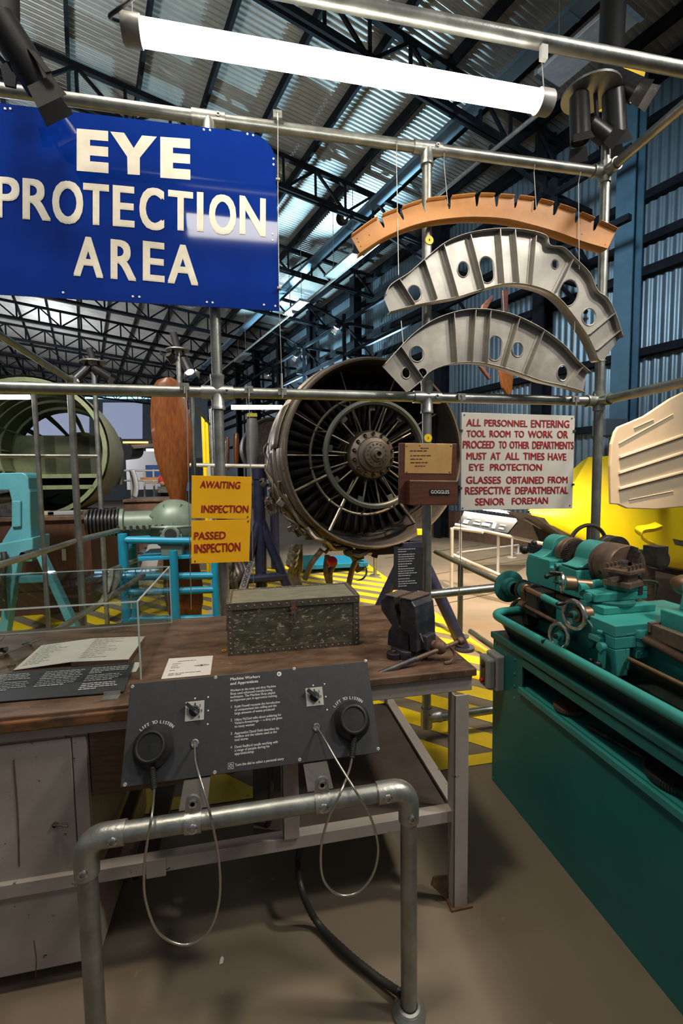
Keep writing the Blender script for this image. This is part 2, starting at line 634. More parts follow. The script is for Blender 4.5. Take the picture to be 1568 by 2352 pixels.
def arc_text(mb, s, c, ex, ey, rad, size, a0, a1, bold=0.0, lift=.0008):
    """letters round a circle, from angle a0 to a1 (radians, clockwise)"""
    n = len(s)
    nn = Vector(ex).cross(Vector(ey)).normalized() * lift
    for i, ch in enumerate(s):
        if ch == ' ':
            continue
        a = a0 + (a1 - a0) * i / (n - 1)
        vs, fs = text_mesh(ch, bold)
        w_ = max(v.x for v in vs) + min(v.x for v in vs)
        rd = Vector(ex) * math.cos(a) + Vector(ey) * math.sin(a)
        tg = Vector(ex) * math.sin(a) - Vector(ey) * math.cos(a)
        for k in (-1, 0, 1) if bold else (0,):
            mb.add([Vector(c) + rd * (rad + v.y * size) + tg * ((v.x - w_ / 2 + k * bold) * size) + nn * (1 + .18 * k) for v in vs], fs)


def small_print(mb, o, ex, ey, w_, rows, pitch, h, seed=1):
    """print too small to read: rows of short dashes in word lengths"""
    rnd = random.Random(seed)
    o, ex, ey = Vector(o), Vector(ex), Vector(ey)
    n = ex.cross(ey).normalized() * .0008
    for r_ in range(rows):
        x, end = 0.0, w_ * (rnd.uniform(.78, 1) if r_ < rows - 1 else rnd.uniform(.3, .7))
        while x < end:
            L_ = min(rnd.uniform(.05, .16) * w_, end - x)
            p = o + ex * x - ey * (pitch * r_) + n
            mb.add([p, p + ex * L_, p + ex * L_ + ey * h, p + ey * h], [(0, 1, 2, 3)])
            x += L_ + .022 * w_


def ngon(c, ex, ey, r, n=16, ry=None, a0=0.0):
    ry = r if ry is None else ry
    return [Vector(c) + Vector(ex) * (r * math.cos(a0 + 2 * PI * k / n)) + Vector(ey) * (ry * math.sin(a0 + 2 * PI * k / n)) for k in range(n)]


def bez(pts, n=10):
    """smooth Catmull-Rom path through the points"""
    P = [Vector(p) for p in pts]
    P = [P[0] * 2 - P[1]] + P + [P[-1] * 2 - P[-2]]
    out = []
    for i in range(1, len(P) - 2):
        a, b, c, d = P[i - 1:i + 3]
        for k in range(n):
            t = k / n
            out.append(((b * 2) + (c - a) * t + (a * 2 - b * 5 + c * 4 - d) * t * t + (b * 3 - a - c * 3 + d) * t ** 3) * .5)
    out.append(P[-2])
    return out


X_, Y_, Z_ = Vector((1, 0, 0)), Vector((0, 1, 0)), Vector((0, 0, 1))

# ============================================================ THE HALL
def hp(px, py, u):
    return onp(px, py, HU * u, HU)


fl = MB()
fl.add([H(-24, -5), H(UW + .3, -5), H(UW + .3, 44), H(-24, 44)], [(0, 1, 2, 3)])
floor = part('floor', fl, 'concrete', smooth=0)
tag(floor, 'grey brown concrete hall floor with yellow hatched markings', 'floor', kind='structure')


def clip(poly, lo, hi):
    for ax in (0, 1):
        for sgn, lim in ((1, lo[ax]), (-1, -hi[ax])):
            out = []
            for i, p in enumerate(poly):
                q = poly[(i + 1) % len(poly)]
                a, b = sgn * p[ax] - lim, sgn * q[ax] - lim
                if a >= 0:
                    out.append(p)
                if (a >= 0) != (b >= 0):
                    t = a / (a - b)
                    out.append((p[0] + (q[0] - p[0]) * t, p[1] + (q[1] - p[1]) * t))
            poly = out
            if not poly:
                return []
    return poly


hz = MB()
XL, XR, YB, YT = -3.2, 2.02, 2.31, 8.2
zf = .003
for k in range(-30, 60):
    s = k * .41
    st = [(-4, s + 4), (-4, s + 4 + .225), (4, s - 4 + .225), (4, s - 4)]
    c = clip(st, (XL, YB), (XR, YT))
    if len(c) > 2:
        hz.add([(x, y, zf) for x, y in c], [tuple(range(len(c)))])
for a, b in (((XL, YB - .09), (XR + .09, YB)), ((XR, YB), (XR + .09, YT)), ((XL, YT), (XR + .09, YT + .09))):
    hz.add([(a[0], a[1], zf + .001), (b[0], a[1], zf + .001), (b[0], b[1], zf + .001), (a[0], b[1], zf + .001)], [(0, 1, 2, 3)])
tag(part('yellow_hatching', hz, 'floor_yellow', floor, smooth=0), 'yellow diagonal floor stripes inside a painted border')
# a joint line across the concrete on the right
j = MB()
for p, q, w_ in (((2.6, 8.6), (5.2, 9.6), .03), ((2.3, 6.7), (5.6, 7.9), .02), ((2.2, 5.2), (5.9, 6.6), .02)):
    j.add([(p[0], p[1], .002), (q[0], q[1], .002), (q[0], q[1] + w_, .002), (p[0], p[1] + w_, .002)], [(0, 1, 2, 3)])
part('floor_joint', j, 'dark_iron', floor, smooth=0)


def corrugated(P0, along, across, length, depth, pitch, amp):
    """ribs run along `across`; the wave travels along `along`"""
    nrm = along.cross(across).normalized()
    k = int(length / pitch * 6)
    rows = [[], []]
    for i in range(k + 1):
        o = P0 + along * (length * i / k) + nrm * (amp * math.sin(2 * PI * i / 6))
        rows[0].append(o)
        rows[1].append(o + across * depth)
    return MB().grid(rows)


slope = (HU * 24 - ZZ * (24 * TROOF))
r_ = corrugated(H(UW + .3 - 24, 1.0, zroof(UW + .3 - 24)), HV, slope.normalized(), 41, slope.length, .098, .019)
tag(part('ceiling', r_, 'tin_roof', smooth=80), 'corrugated metal roof of the hangar', 'roof', kind='structure')
wl = corrugated(H(UW, -1.0, 0), HV, ZZ, 43, 8.4, .135, .022)
tag(part('wall_right', wl, 'tin_wall', smooth=80), 'dark blue corrugated metal hangar wall', 'wall', kind='structure')
wf = MB().box(H(-6, 42.3, 4.8), (30, .2, 9.6), Matrix((HU, HV, ZZ)).transposed())
tag(part('wall_far', wf, 'slate', smooth=0), 'far end wall of the hangar', 'wall', kind='structure')
bk = MB().box(H(UW - .12, 18, .35), (.2, 34, .7), Matrix((HU, HV, ZZ)).transposed())
tag(part('baseboard_right', bk, 'brick', smooth=0), 'low brick plinth under the corrugated wall', 'plinth', kind='structure')

RH = Matrix((HU, HV, ZZ)).transposed()
for k in range(-11, 9):
    u = .1 + 1.1 * k
    if u > UW - .3:
        continue
    p = MB().beam(H(u, 1.2, zroof(u) - .12), H(u, 41.5, zroof(u) - .12), .06, .19)
    tag(part('roof_purlin', p, 'truss_dark', smooth=0), 'dark steel purlin running the length of the roof', 'purlin', 'purlins under the roof', 'structure')

for k in range(11):
    v = 5.95 + 3.3 * k
    t = MB()
    u0, u1 = -13.9, UW - .1
    zt, zb = (lambda u: zroof(u) - .36), (lambda u: zroof(u) - .36 - .62)
    t.beam(H(u0, v, zt(u0)), H(u1, v, zt(u1)), .09, .09)
    for dv in (-.05, .05):
        t.beam(H(u0, v + dv, zb(u0)), H(u1, v + dv, zb(u1)), .045, .10)
    n_ = 30
    for i in range(n_):
        a = u0 + (u1 - u0) * i / n_
        b = u0 + (u1 - u0) * (i + 1) / n_
        t.beam(H(a, v, zt(a)), H(a, v, zb(a)), .05, .05, up=(1, 0, 0))
        if i % 2:
            t.beam(H(a, v, zt(a)), H(b, v, zb(b)), .05, .05)
        else:
            t.beam(H(a, v, zb(a)), H(b, v, zt(b)), .05, .05)
    tag(part('roof_truss', t, 'truss_dark', smooth=0), 'dark lattice roof truss spanning the hangar', 'truss', 'roof trusses', 'structure')
# eaves beam and wall girts
for z_, h_ in ((8.05, .25), (7.35, .12), (6.2, .13), (5.5, .13), (4.98, .15), (3.66, .13), (2.45, .12), (1.3, .12)):
    g = MB().box(H(UW - .11, 18.2, z_), (.14, 39, h_), RH)
    tag(part('wall_girt', g, 'truss_dark', smooth=0), 'dark horizontal rail bolted along the corrugated wall', 'wall rail', 'girts on the right wall', 'structure')
for v, m_, w_ in ((4.52, 'column_blue', .30), (6.15, 'truss_dark', .26), (9.1, 'truss_dark', .26), (13.3, 'truss_dark', .26), (16.7, 'truss_dark', .26), (20.0, 'truss_dark', .26), (23.3, 'truss_dark', .26), (26.6, 'truss_dark', .26)):
    c = MB()
    for du in (-.13, .13):
        c.box(H(UW - .36 + du, v, 4.1), (.03, w_, 8.2), RH)
    c.box(H(UW - .36, v, 4.1), (.26, .03, 8.2), RH)
    blue = m_ == 'column_blue'
    tag(part('wall_column', c, m_, smooth=0), 'pale blue steel column on the corrugated wall' if blue else 'dark steel column standing along the corrugated wall',
        'column', None if blue else 'dark wall columns', 'structure')

# service gallery: two rails along the wall, posts, brackets and knee braces at each bay
UB = 7.2
ra, rb = hp(882, 685, UB).z, hp(900, 763, UB).z
for z_, nm in ((ra, 'upper'), (rb, 'lower')):
    b = MB().beam(H(UB, 4.0, z_), H(UB, 36, z_), .09, .09)
    tag(part('gallery_rail', b, 'truss_dark', smooth=0), '%s steel rail hung along the blue corrugated wall' % nm, 'rail', kind='structure')
for px in (1262, 1000, 790, 697, 625, 577):
    v = hp(px, 780, UB).dot(HV)
    b = MB()
    b.beam(H(UB, v, rb - .7), H(UB, v, ra + .25), .11, .11, up=(1, 0, 0))
    for z_ in (rb - .35, rb + .05, ra):
        b.beam(H(UB - .3, v, z_), H(UW - .2, v, z_), .06, .09)
    b.beam(H(UB, v, rb - .35), H(UW - .25, v, rb - .8), .05, .05)
    b.beam(H(UB, v, ra), H(UW - .3, v, rb + .1), .05, .05)
    b.beam(H(UB, v, rb + .05), H(UW - .3, v, rb - .4), .05, .05)
    b.beam(H(UB, v, ra), H(5.95, v + .25, 6.9), .05, .05)
    tag(part('gallery_bracket', b, 'truss_dark', smooth=0), 'dark steel bracket carrying the wall rails', 'bracket', 'brackets of the wall gallery', 'structure')

# cable tray and heater panels under the roof
c = MB()
c.box(H(6.05, 18, 7.8), (.24, 32, .02), RH)
for du in (-.12, .12):
    c.box(H(6.05 + du, 18, 7.83), (.015, 32, .09), RH)
for k in range(16):
    c.box(H(6.05, 4.2 + 2 * k, 7.79), (.26, .05, .03), RH)
tag(part('cable_tray', c, 'tray_blue', smooth=0), 'long pale blue cable tray running under the roof towards the far end', 'cable tray', kind='structure')
c = MB().cyl(H(6.0, 4.5, 6.84), H(6.0, 34, 6.84), .035, n=10)
tag(part('heater_pipe', c, 'galv'), 'thin galvanised pipe carrying the grey heater panels under the roof', 'pipe', kind='structure')
for i, (e0, e1, lb) in enumerate((((765, 637), (813, 580), 'flat grey heater panel under the roof, left of the orange rib'), ((664, 722), (695, 690), 'smaller flat grey heater panel beyond, right of the blue sign'), ((546, 831), (566, 812), 'tiny far flat grey heater panel above the engine'), ((1253, 180), (1452, 21), 'big grey heater panel at top right, behind the black pole'))):
    e0, e1 = on(*e0, 6.7), on(*e1, 6.7)
    hm = (e0 + e1) / 2
    u_, v, L_ = hm.dot(HU), hm.dot(HV), (e1 - e0).length
    t = thing('heater_panel', lb, 'heater', hm)
    tilt = RH
    pw_ = .44 if i == 3 else .30
    part('panel', MB().box(H(u_, v, 6.70), (pw_, L_, .05), tilt), 'heater', t, bevel=.006, smooth=0)
    b = MB()
    for s in (-1, 1):
        b.box(H(u_, v + s * L_ / 2, 6.70), (pw_ + .02, .05, .075), tilt)
    parts('end_cap', b, 'steel', t, smooth=0)
    b = MB()
    for s in (-.35, .35):
        b.cyl(H(u_, v + s * L_, 6.72), H(u_, v + s * L_, 8.3), .008, n=6)
    parts('hanger', b, 'wire', t)


# ------------------------------------------------------------ spotlights
def spot_body(t, c, d, ln=.17, r=.05, lit=False, doors=2):
    """one track lamp: can, rear cap, yoke, lens, barn doors"""
    c, d = Vector(c), Vector(d).normalized()
    x, y = frame_of(d)
    b = part('lamp_can', MB().lathe([(r * .55, -ln * .55), (r * .95, -ln * .45), (r, -ln * .1), (r, ln * .5), (r * .9, ln * .5), (r * .88, ln * .4)], c, d, 20), 'black', t)
    part('lens', MB().cyl(c + d * (ln * .38), c + d * (ln * .41), r * .88, n=20), 'lamp_glow' if lit else 'machined', b)
    for k in range(doors):
        a = k * PI + .5
        e = x * math.cos(a) + y * math.sin(a)
        f_ = d.cross(e)
        o = c + d * (ln * .5) + e * r
        q = o + d * (r * 1.25) + e * (r * .55)
        part('barn_door', MB().prism([o - f_ * r * .8, o + f_ * r * .8, q + f_ * r, q - f_ * r], e * .003), 'matt_black' if not lit else 'machined', b, smooth=0)
    return b

# ============================================================ SCAFFOLD FRAME WITH THE SIGNS
YF = 2.5
XA, XB, XC = -.15, 1.01, 2.145
ZM, ZT = 2.055, 3.405
fr_ = thing('scaffold_frame', 'galvanised pipe frame with three posts standing behind the workbench, carrying the signs', 'pipe frame', (XB, YF, 0))
PR = .027


def pole(nm, p, q, r=PR):
    return part(nm, MB().cyl(p, q, r, n=20), 'galv', fr_)


def tee(c, axis, br=None, r=.035, ln=.16):
    b = MB()
    c = Vector(c)
    a = Vector(axis)
    b.lathe([(r * .86, -ln / 2), (r, -ln / 2), (r, -ln * .3), (r, ln * .3), (r, ln / 2), (r * .86, ln / 2)], c, a, 20)
    for d in br or ():
        d = Vector(d)
        b.lathe([(r * .97, 0), (r * .97, .07), (r * 1.05, .075), (r * 1.05, .09), (r * .85, .09)], c, d, 20)
        b.lathe([(.011, r * .6), (.011, r * 1.2), (.006, r * 1.2), (.006, r)], c + a * (ln * .3), d.cross(a), 10)
    return part('pipe_fitting', b, 'galv_fit', fr_)


for x, z0, z1 in ((XA, 0, ZT), (XB, .16, ZT), (XC, 0, 3.82)):
    pole('post', (x, YF, z0), (x, YF, z1))
pole('rail', (-2.6, YF, ZT), (XC, YF, ZT), .0285)
pole('rail', (-2.6, YF, ZM), (XC, YF, ZM), .0285)
pole('rail', (XC, YF, ZT), (XC, -.6, ZT))
pole('rail', (XC, YF, ZM), (XC, -.6, ZM))
pole('rail', (-.8, 1.83, ZT), (XC + .6, 1.83, ZT), .0285)
pole('rail', (XB - .12, YF, .90), (1.62, YF, .925), .026)
pole('rail', (XB, YF, .14), (2.4, YF, .17), .026)
for x in (XA, XB):
    tee((x, YF, ZT), X_, [-Z_])
    tee((x, YF, ZM), X_, [Z_, -Z_])
for z in (ZT, ZM):
    tee((XC, YF, z), Z_, [-X_, -Y_], ln=.12)
tee((XB, YF, .15), Z_, [X_], ln=.12)
tee((XC, 1.83, ZT), X_, [-Y_], ln=.12)
b = MB().cyl((XA, YF, 0), (XA, YF, .012), .06)
b.cyl((XC, YF, 0), (XC, YF, .012), .06)
parts('base_flange', b, 'galv_fit', fr_)


def clamp(px, py, parent=None):
    """small steel wire clamp on a pipe"""
    p = at(px, py, YF - .03)
    b = MB().box(p + Vector((0, -.008, .005)), (.045, .012, .036))
    b.cyl(p + Vector((0, -.02, .012)), p + Vector((0, 0, .012)), .007, n=10)
    b.cyl(p + Vector((0, -.014, -.03)), p + Vector((0, -.014, .01)), .005, n=8)
    return part('wire_clamp', b, 'galv_fit', fr_)


for q in ((637, 268), (571, 898), (648, 902), (424, 891), (1058, 914), (1319, 919)):
    clamp(*q)


def wires(name, parent, segs, r=.0022, m='wire'):
    for s in segs:
        part(name, MB().tube([Vector(p) for p in s], r, 6), m, parent)


# ------------------------------------------------------------ number discs
for (x, y, n_, lb) in ((986, 551, '1', 'round yellow disc numbered 1 on the pipe post under the orange rib'), (970, 856, '2', 'round yellow disc numbered 2 at the left end of the lower silver rib'),
                       (983, 1006, '3', 'round yellow disc numbered 3 on the post above the goggles box')):
    p = at(x, y, YF - (.032 if n_ != '2' else .115))
    t = thing('number_disc', lb, 'number disc', p)
    part('disc', MB().cyl(p, p + Vector((0, .004, 0)), .0235, n=28), 'yellow_disc', t)
    b = MB()
    write(b, n_, p + Vector((-.0035, 0, -.006)), p + Vector((.0035, 0, -.006)), p + Vector((-.0035, 0, .006)), .01)
    part('numeral', b, 'black_ink', t, smooth=0)

# ------------------------------------------------------------ EYE PROTECTION AREA
YS = 2.43
sg = thing('warning_sign', 'big blue enamel sign reading EYE PROTECTION AREA hanging at upper left', 'sign', (-.9, YS, 2.45))
tr, br_ = at(640, 300, YS), at(640, 707, YS)
xR, zTop, zBot = tr.x - .005, 3.315, 2.463
xL = -1.95
rc = .13
out = [(xL, zBot), (xR - .012, zBot + .0), (xR - .012, zTop - rc)] + [(xR - .012 - rc + rc * math.cos(a), zTop - rc + rc * math.sin(a)) for a in [PI / 2 * k / 10 for k in range(11)]] + [(xL, zTop - .03)]
holes = []
part('sign_plate', MB().prism([(x, YS, z) for x, z in out], (0, .006, 0)), 'blue_sign', sg, smooth=0)
b = MB()
# each word: pixel corners bottom-left, bottom-right, top-left read on the sign's plane
for s, bl, brt, tl, bold in (('E', (176, 392), (249, 398), (175, 295), .05), ('Y', (293, 401), (321, 401), (293, 302), .0), ('E', (368, 408), (437, 413), (366, 314), .05)):
    if s == 'Y':
        pts = [(253, 302), (285, 305), (307, 340), (326, 311), (360, 314), (321, 362), (321, 402), (293, 400), (292, 360)]
        P = [at(x, y, YS - .001) for x, y in pts]
        b.plate([P], (0, .0005, 0))
    else:
        x0, y0, x1 = bl[0], bl[1], brt[0]
        h = bl[1] - tl[1]
        k = (brt[1] - bl[1]) / (x1 - x0)
        w1 = (x1 - x0)

        def q(fx, fy):
            return at(x0 + fx * w1, y0 + k * fx * w1 - fy * h, YS - .001)
        e = [(0, 0), (1, 0), (1, .25), (.42, .25), (.42, .39), (.99, .39), (.99, .62), (.42, .62), (.42, .76), (.99, .76), (.99, 1), (0, 1)]
        b.plate([[q(*p) for p in e]], (0, .0005, 0))


def letters(b, items, Y, bold=.0):
    for s, bl, brt, tl in items:
        P0, P1, P2 = at(*bl, Y), at(*brt, Y), at(*tl, Y)
        write(b, s, P0, P1, P2, bold)


letters(b, [('P', (-12, 500), (45, 503), (-12, 404)), ('R', (52, 504), (117, 509), (52, 408)), ('O', (120, 514), (191, 518), (120, 412)), ('T', (191, 516), (250, 520), (191, 419)),
            ('E', (259, 520), (309, 524), (259, 424)), ('C', (320, 527), (377, 532), (320, 427)), ('T', (386, 528), (443, 533), (386, 435)), ('I', (452, 532), (467, 533), (452, 440)),
            ('O', (480, 538), (542, 543), (480, 443)), ('N', (550, 538), (610, 545), (550, 448)),
            ('A', (169, 634), (237, 640), (169, 540)), ('R', (254, 641), (313, 647), (254, 548)), ('E', (328, 645), (378, 650), (328, 552)), ('A', (385, 651), (455, 657), (385, 558))], YS - .0012, .03)
part('lettering', b, 'cream_ink', sg, smooth=0)
b = MB()
for x, y in ((12, 250), (24, 250), (125, 262), (139, 263), (468, 298), (482, 299), (568, 308), (581, 311), (628, 365), (628, 378), (626, 538), (626, 552), (145, 672), (305, 681), (320, 682), (475, 694), (488, 695), (606, 700), (632, 703)):
    p = at(x, y, YS)
    b.cyl(p + Vector((0, -.003, 0)), p, .005, .006, n=8)
parts('screw', b, 'white_ink', sg)
wires('hanging_wire', sg, [[at(638, 270, YS - .02), at(638, 450, YS - .02), at(641, 700, YS - .01), at(647, 870, YS + .02), at(647, 896, YS + .03)]])
b = MB()
p = at(647, 880, YS + .02)
for q in ((638, 413), (641, 662)):
    pp = at(*q, YS - .015)
    b.box(pp, (.02, .02, .01))
b.cyl(p + Vector((0, 0, -.03)), p + Vector((0, 0, .05)), .006, n=8)
parts('wire_grip', b, 'galv_fit', sg)

# ------------------------------------------------------------ white notice
YW = 2.44
ws = thing('notice_board', 'white notice board with red hand-painted lettering about tool room eye protection', 'sign', at(1188, 1170, YW))
P = [at(x, y, YW) for x, y in ((1058, 1172), (1314, 1168), (1320, 955), (1060, 947))]
part('board', MB().prism(P, (0, .008, 0)), 'white_sign', ws, bevel=.001, smooth=0)
b = MB()
letters(b, [('ALL', (1070, 979), (1104, 979), (1071, 962)), ('PERSONNEL', (1112, 979), (1211, 981), (1112, 963)), ('ENTERING', (1219, 982), (1307, 983), (1219, 964)),
            ('TOOL', (1071, 1004), (1115, 1004), (1071, 988)), ('ROOM', (1124, 1004), (1172, 1005), (1124, 988)), ('TO', (1181, 1005), (1203, 1005), (1181, 989)), ('WORK', (1212, 1006), (1269, 1006), (1212, 989)), ('OR', (1279, 1007), (1304, 1007), (1279, 989)),
            ('PROCEED', (1062, 1030), (1135, 1030), (1063, 1012)), ('TO', (1145, 1030), (1163, 1030), (1145, 1013)), ('OTHER', (1170, 1030), (1215, 1031), (1170, 1013)), ('DEPARTMENTS', (1222, 1031), (1317, 1032), (1222, 1013)),
            ('MUST', (1071, 1056), (1117, 1056), (1071, 1039)), ('AT', (1126, 1056), (1149, 1056), (1126, 1039)), ('ALL', (1160, 1056), (1192, 1056), (1160, 1039)), ('TIMES', (1201, 1056), (1250, 1057), (1201, 1039)), ('HAVE', (1258, 1057), (1300, 1058), (1258, 1040)),
            ('EYE', (1077, 1081), (1111, 1081), (1077, 1065)), ('PROTECTION', (1125, 1081), (1244, 1081), (1125, 1065)),
            ('GLASSES', (1070, 1111), (1150, 1111), (1070, 1094)), ('OBTAINED', (1162, 1111), (1249, 1111), (1162, 1094)), ('FROM', (1258, 1110), (1303, 1110), (1258, 1094)),
            ('RESPECTIVE', (1068, 1136), (1172, 1135), (1068, 1118)), ('DEPARTMENTAL', (1183, 1135), (1304, 1134), (1183, 1118)),
            ('SENIOR', (1091, 1161), (1158, 1160), (1091, 1144)), ('FOREMAN', (1175, 1159), (1258, 1157), (1175, 1143))], YW - .0008, .028)
part('lettering', b, 'red_ink', ws, smooth=0)
b = MB()
for x, y in ((1066, 953), (1313, 961), (1308, 1161), (1062, 1167)):
    p = at(x, y, YW)
    b.cyl(p + Vector((0, -.003, 0)), p, .004, n=8)
for x, y in ((1059, 989), (1057, 1121), (1318, 990), (1315, 1113)):
    p = at(x, y, YW)
    b.box(p, (.016, .012, .012))
parts('screw', b, 'dark_steel', ws)
wires('hanging_wire', ws, [[at(1058, 918, YW), at(1057, 1300, YW), at(1050, 1430, YF - .03)], [at(1322, 922, YW), at(1319, 960, YW)]])

# ------------------------------------------------------------ the two yellow signs
YY = 2.43
for nm, lb, quad, words_, scr in (
    ('inspection_sign', 'yellow sign reading AWAITING INSPECTION, upper of the two', ((439, 1190), (576, 1193), (578, 1095), (440, 1092)),
     [('AWAITING', (459, 1121), (551, 1123), (461, 1104)), ('INSPECTION', (462, 1178), (570, 1178), (463, 1160))], ((569, 1187),)),
    ('inspection_sign', 'yellow sign reading PASSED INSPECTION, lower of the two', ((439, 1295), (572, 1290), (575, 1193), (439, 1196)),
     [('PASSED', (445, 1240), (518, 1238), (446, 1222)), ('INSPECTION', (446, 1271), (552, 1266), (446, 1250))], ((448, 1289), (570, 1197)))):
    t = thing(nm, lb, 'sign', at(505, quad[0][1], YY))
    P = [at(x, y, YY) for x, y in quad]
    part('board', MB().prism(P, (0, .006, 0)), 'yellow_sign', t, bevel=.001, smooth=0)
    b = MB()
    letters(b, words_, YY - .0008, .028)
    part('lettering', b, 'red_ink', t, smooth=0)
    b = MB()
    for x, y in scr:
        p = at(x, y, YY)
        b.cyl(p + Vector((0, -.003, 0)), p, .004, n=8)
    parts('screw', b, 'dark_steel', t)
wires('hanging_wire', t, [[at(428, 893, YY), at(439, 1400, YY + .02)], [at(571, 902, YY), at(582, 1345, YY + .02)]])

# ------------------------------------------------------------ goggles box with brass plate
YG = 2.40
gb = thing('goggles_box', 'mahogany wall box marked GOGGLES with an engraved brass plate above', 'box', at(985, 1160, YG))
P = [at(x, y, YG) for x, y in ((916, 1157), (1048, 1157), (1049, 1019), (917, 1017))]
part('back_board', MB().prism(P, (0, .018, 0)), 'mahogany', gb, bevel=.002, smooth=0)
P = [at(x, y, YG - .055) for x, y in ((940, 1160), (1051, 1161), (1052, 1104), (940, 1103))]
part('goggle_pocket', MB().prism(P, (0, .055, 0)), 'mahogany', gb, bevel=.004, smooth=0)
P = [at(x, y, YG - .003) for x, y in ((929, 1087), (1036, 1088), (1039, 1020), (930, 1018))]
pl_ = part('brass_plate', MB().prism(P, (0, .003, 0)), 'brass_plate', gb, bevel=.0008, smooth=0)
b = MB()
for x, y in ((934, 1024), (1035, 1024), (934, 1084), (1032, 1084), (964, 1023)):
    p = at(x, y, YG - .003)
    b.lathe([(.005, 0), (.004, .002), (.0001, .003)], p, (0, -1, 0), 10)
parts('screw', b, 'brass_screw', pl_)
b = MB()
for i, (x0, x1, y) in enumerate(((965, 1004, 1031), (941, 1026, 1037), (942, 1027, 1048), (942, 1027, 1056), (942, 1027, 1064), (952, 1014, 1072))):
    o = at(x0, y, YG - .003)
    small_print(b, o, X_, Z_, (at(x1, y, YG - .003) - o).x, 1, .01, .006, 40 + i)
part('engraving', b, 'mahogany', pl_, smooth=0)
P = [at(x, y, YG - .059) for x, y in ((987, 1136), (1032, 1136), (1033, 1124), (987, 1124))]
lb_ = part('name_label', MB().prism(P, (0, .004, 0)), 'black', gb, smooth=0)
b = MB()
letters(b, [('GOGGLES', (989, 1134), (1031, 1134), (989, 1126))], YG - .0595, .02)
part('lettering', b, 'white_ink', lb_, smooth=0)

# ------------------------------------------------------------ dark caption card on the post
YC = 2.44
cc = thing('caption_panel', 'dark grey caption card fixed low on the pipe post in front of the navy legs', 'caption panel', at(938, 1356, YC))
P = [at(x, y, YC) for x, y in ((903, 1355), (970, 1357), (972, 1258), (905, 1256))]
part('card', MB().prism(P, (0, .006, 0)), 'panel_dark', cc, smooth=0)
b = MB()
for i, (x, y, w_, rows) in enumerate(((914, 1263, 44, 2), (914, 1275, 50, 4), (914, 1297, 42, 2), (914, 1308, 48, 4), (914, 1331, 44, 1), (914, 1337, 48, 3))):
    o = at(x, y, YC)
    small_print(b, o, X_, Z_, w_ * .0024, rows, .0132, .005, 70 + i)
part('print', b, 'caption_white', cc, smooth=0)

# ------------------------------------------------------------ hanging aircraft ribs
def arc_pts(pts, n=14):
    return bez([at(x, y, 0.0 + YR) for x, y in pts], n)


YR = 2.40
ob = thing('aircraft_rib', 'orange primed curved aircraft rib with notched upper flange, topmost of three', 'aircraft part', at(1100, 470, YR))
top = [(806, 545), (860, 507), (917, 483), (975, 464), (1040, 456), (1100, 451), (1160, 454), (1220, 460), (1290, 478), (1350, 502), (1413, 531)]
bot = [(826, 581), (880, 546), (935, 522), (985, 508), (1045, 500), (1100, 498), (1160, 502), (1210, 513), (1280, 533), (1340, 555), (1395, 571)]
TP, BP = [], []
for lst, dst in ((top, TP), (bot, BP)):
    YR = 2.40
    dst += bez([at(x, y, YR) for x, y in lst], 24)
n_ = len(TP)
notch = []
tops = []
npx = [872, 917, 972, 1029, 1094, 1140, 1184, 1231, 1277, 1325, 1370]
ctr = [min(range(n_), key=lambda i: abs(TP[i].x - at(x, 470, YR).x)) for x in npx]
front = []
for i in range(n_):
    P = TP[i].copy()
    dn = (BP[i] - TP[i])
    for c_ in ctr:
        if abs(i - c_) <= 1:
            P = P + dn.normalized() * (.052 if i <= c_ else .040)
    front.append(P)
web = MB()
rows = [[p for p in front], [p for p in BP]]
web.grid(rows)
part('web', web, 'orange_primer', ob, solid=.004, smooth=0)
fl_ = MB()
i0 = 0
ends = [0] + [c + s for c in ctr for s in (-3, 2)] + [n_ - 1]
for a, b_ in zip(ends[::2], ends[1::2]):
    seg = TP[max(0, a):b_ + 1]
    if len(seg) > 1:
        fl_.grid([[p + Vector((0, -.022, .006)) for p in seg], [p + Vector((0, -.004, .0)) for p in seg], [p + Vector((0, 0, -.004)) for p in seg]])
part('upper_flange', fl_, 'orange_primer', ob, solid=.004, smooth=60)
part('lower_flange', MB().grid([[p for p in BP], [p + Vector((0, .06, -.0)) for p in BP], [p + Vector((0, .065, .02)) for p in BP]]), 'orange_primer', ob, solid=.004, smooth=40)
b = MB()
for x, y in ((820, 548), (823, 556), (828, 566), (848, 540), (1336, 538), (1390, 562)):
    p = at(x, y, YR - .003)
    b.cyl(p, p + Vector((0, .002, 0)), .003, n=8)
parts('rivet_hole', b, 'matt_black', ob)


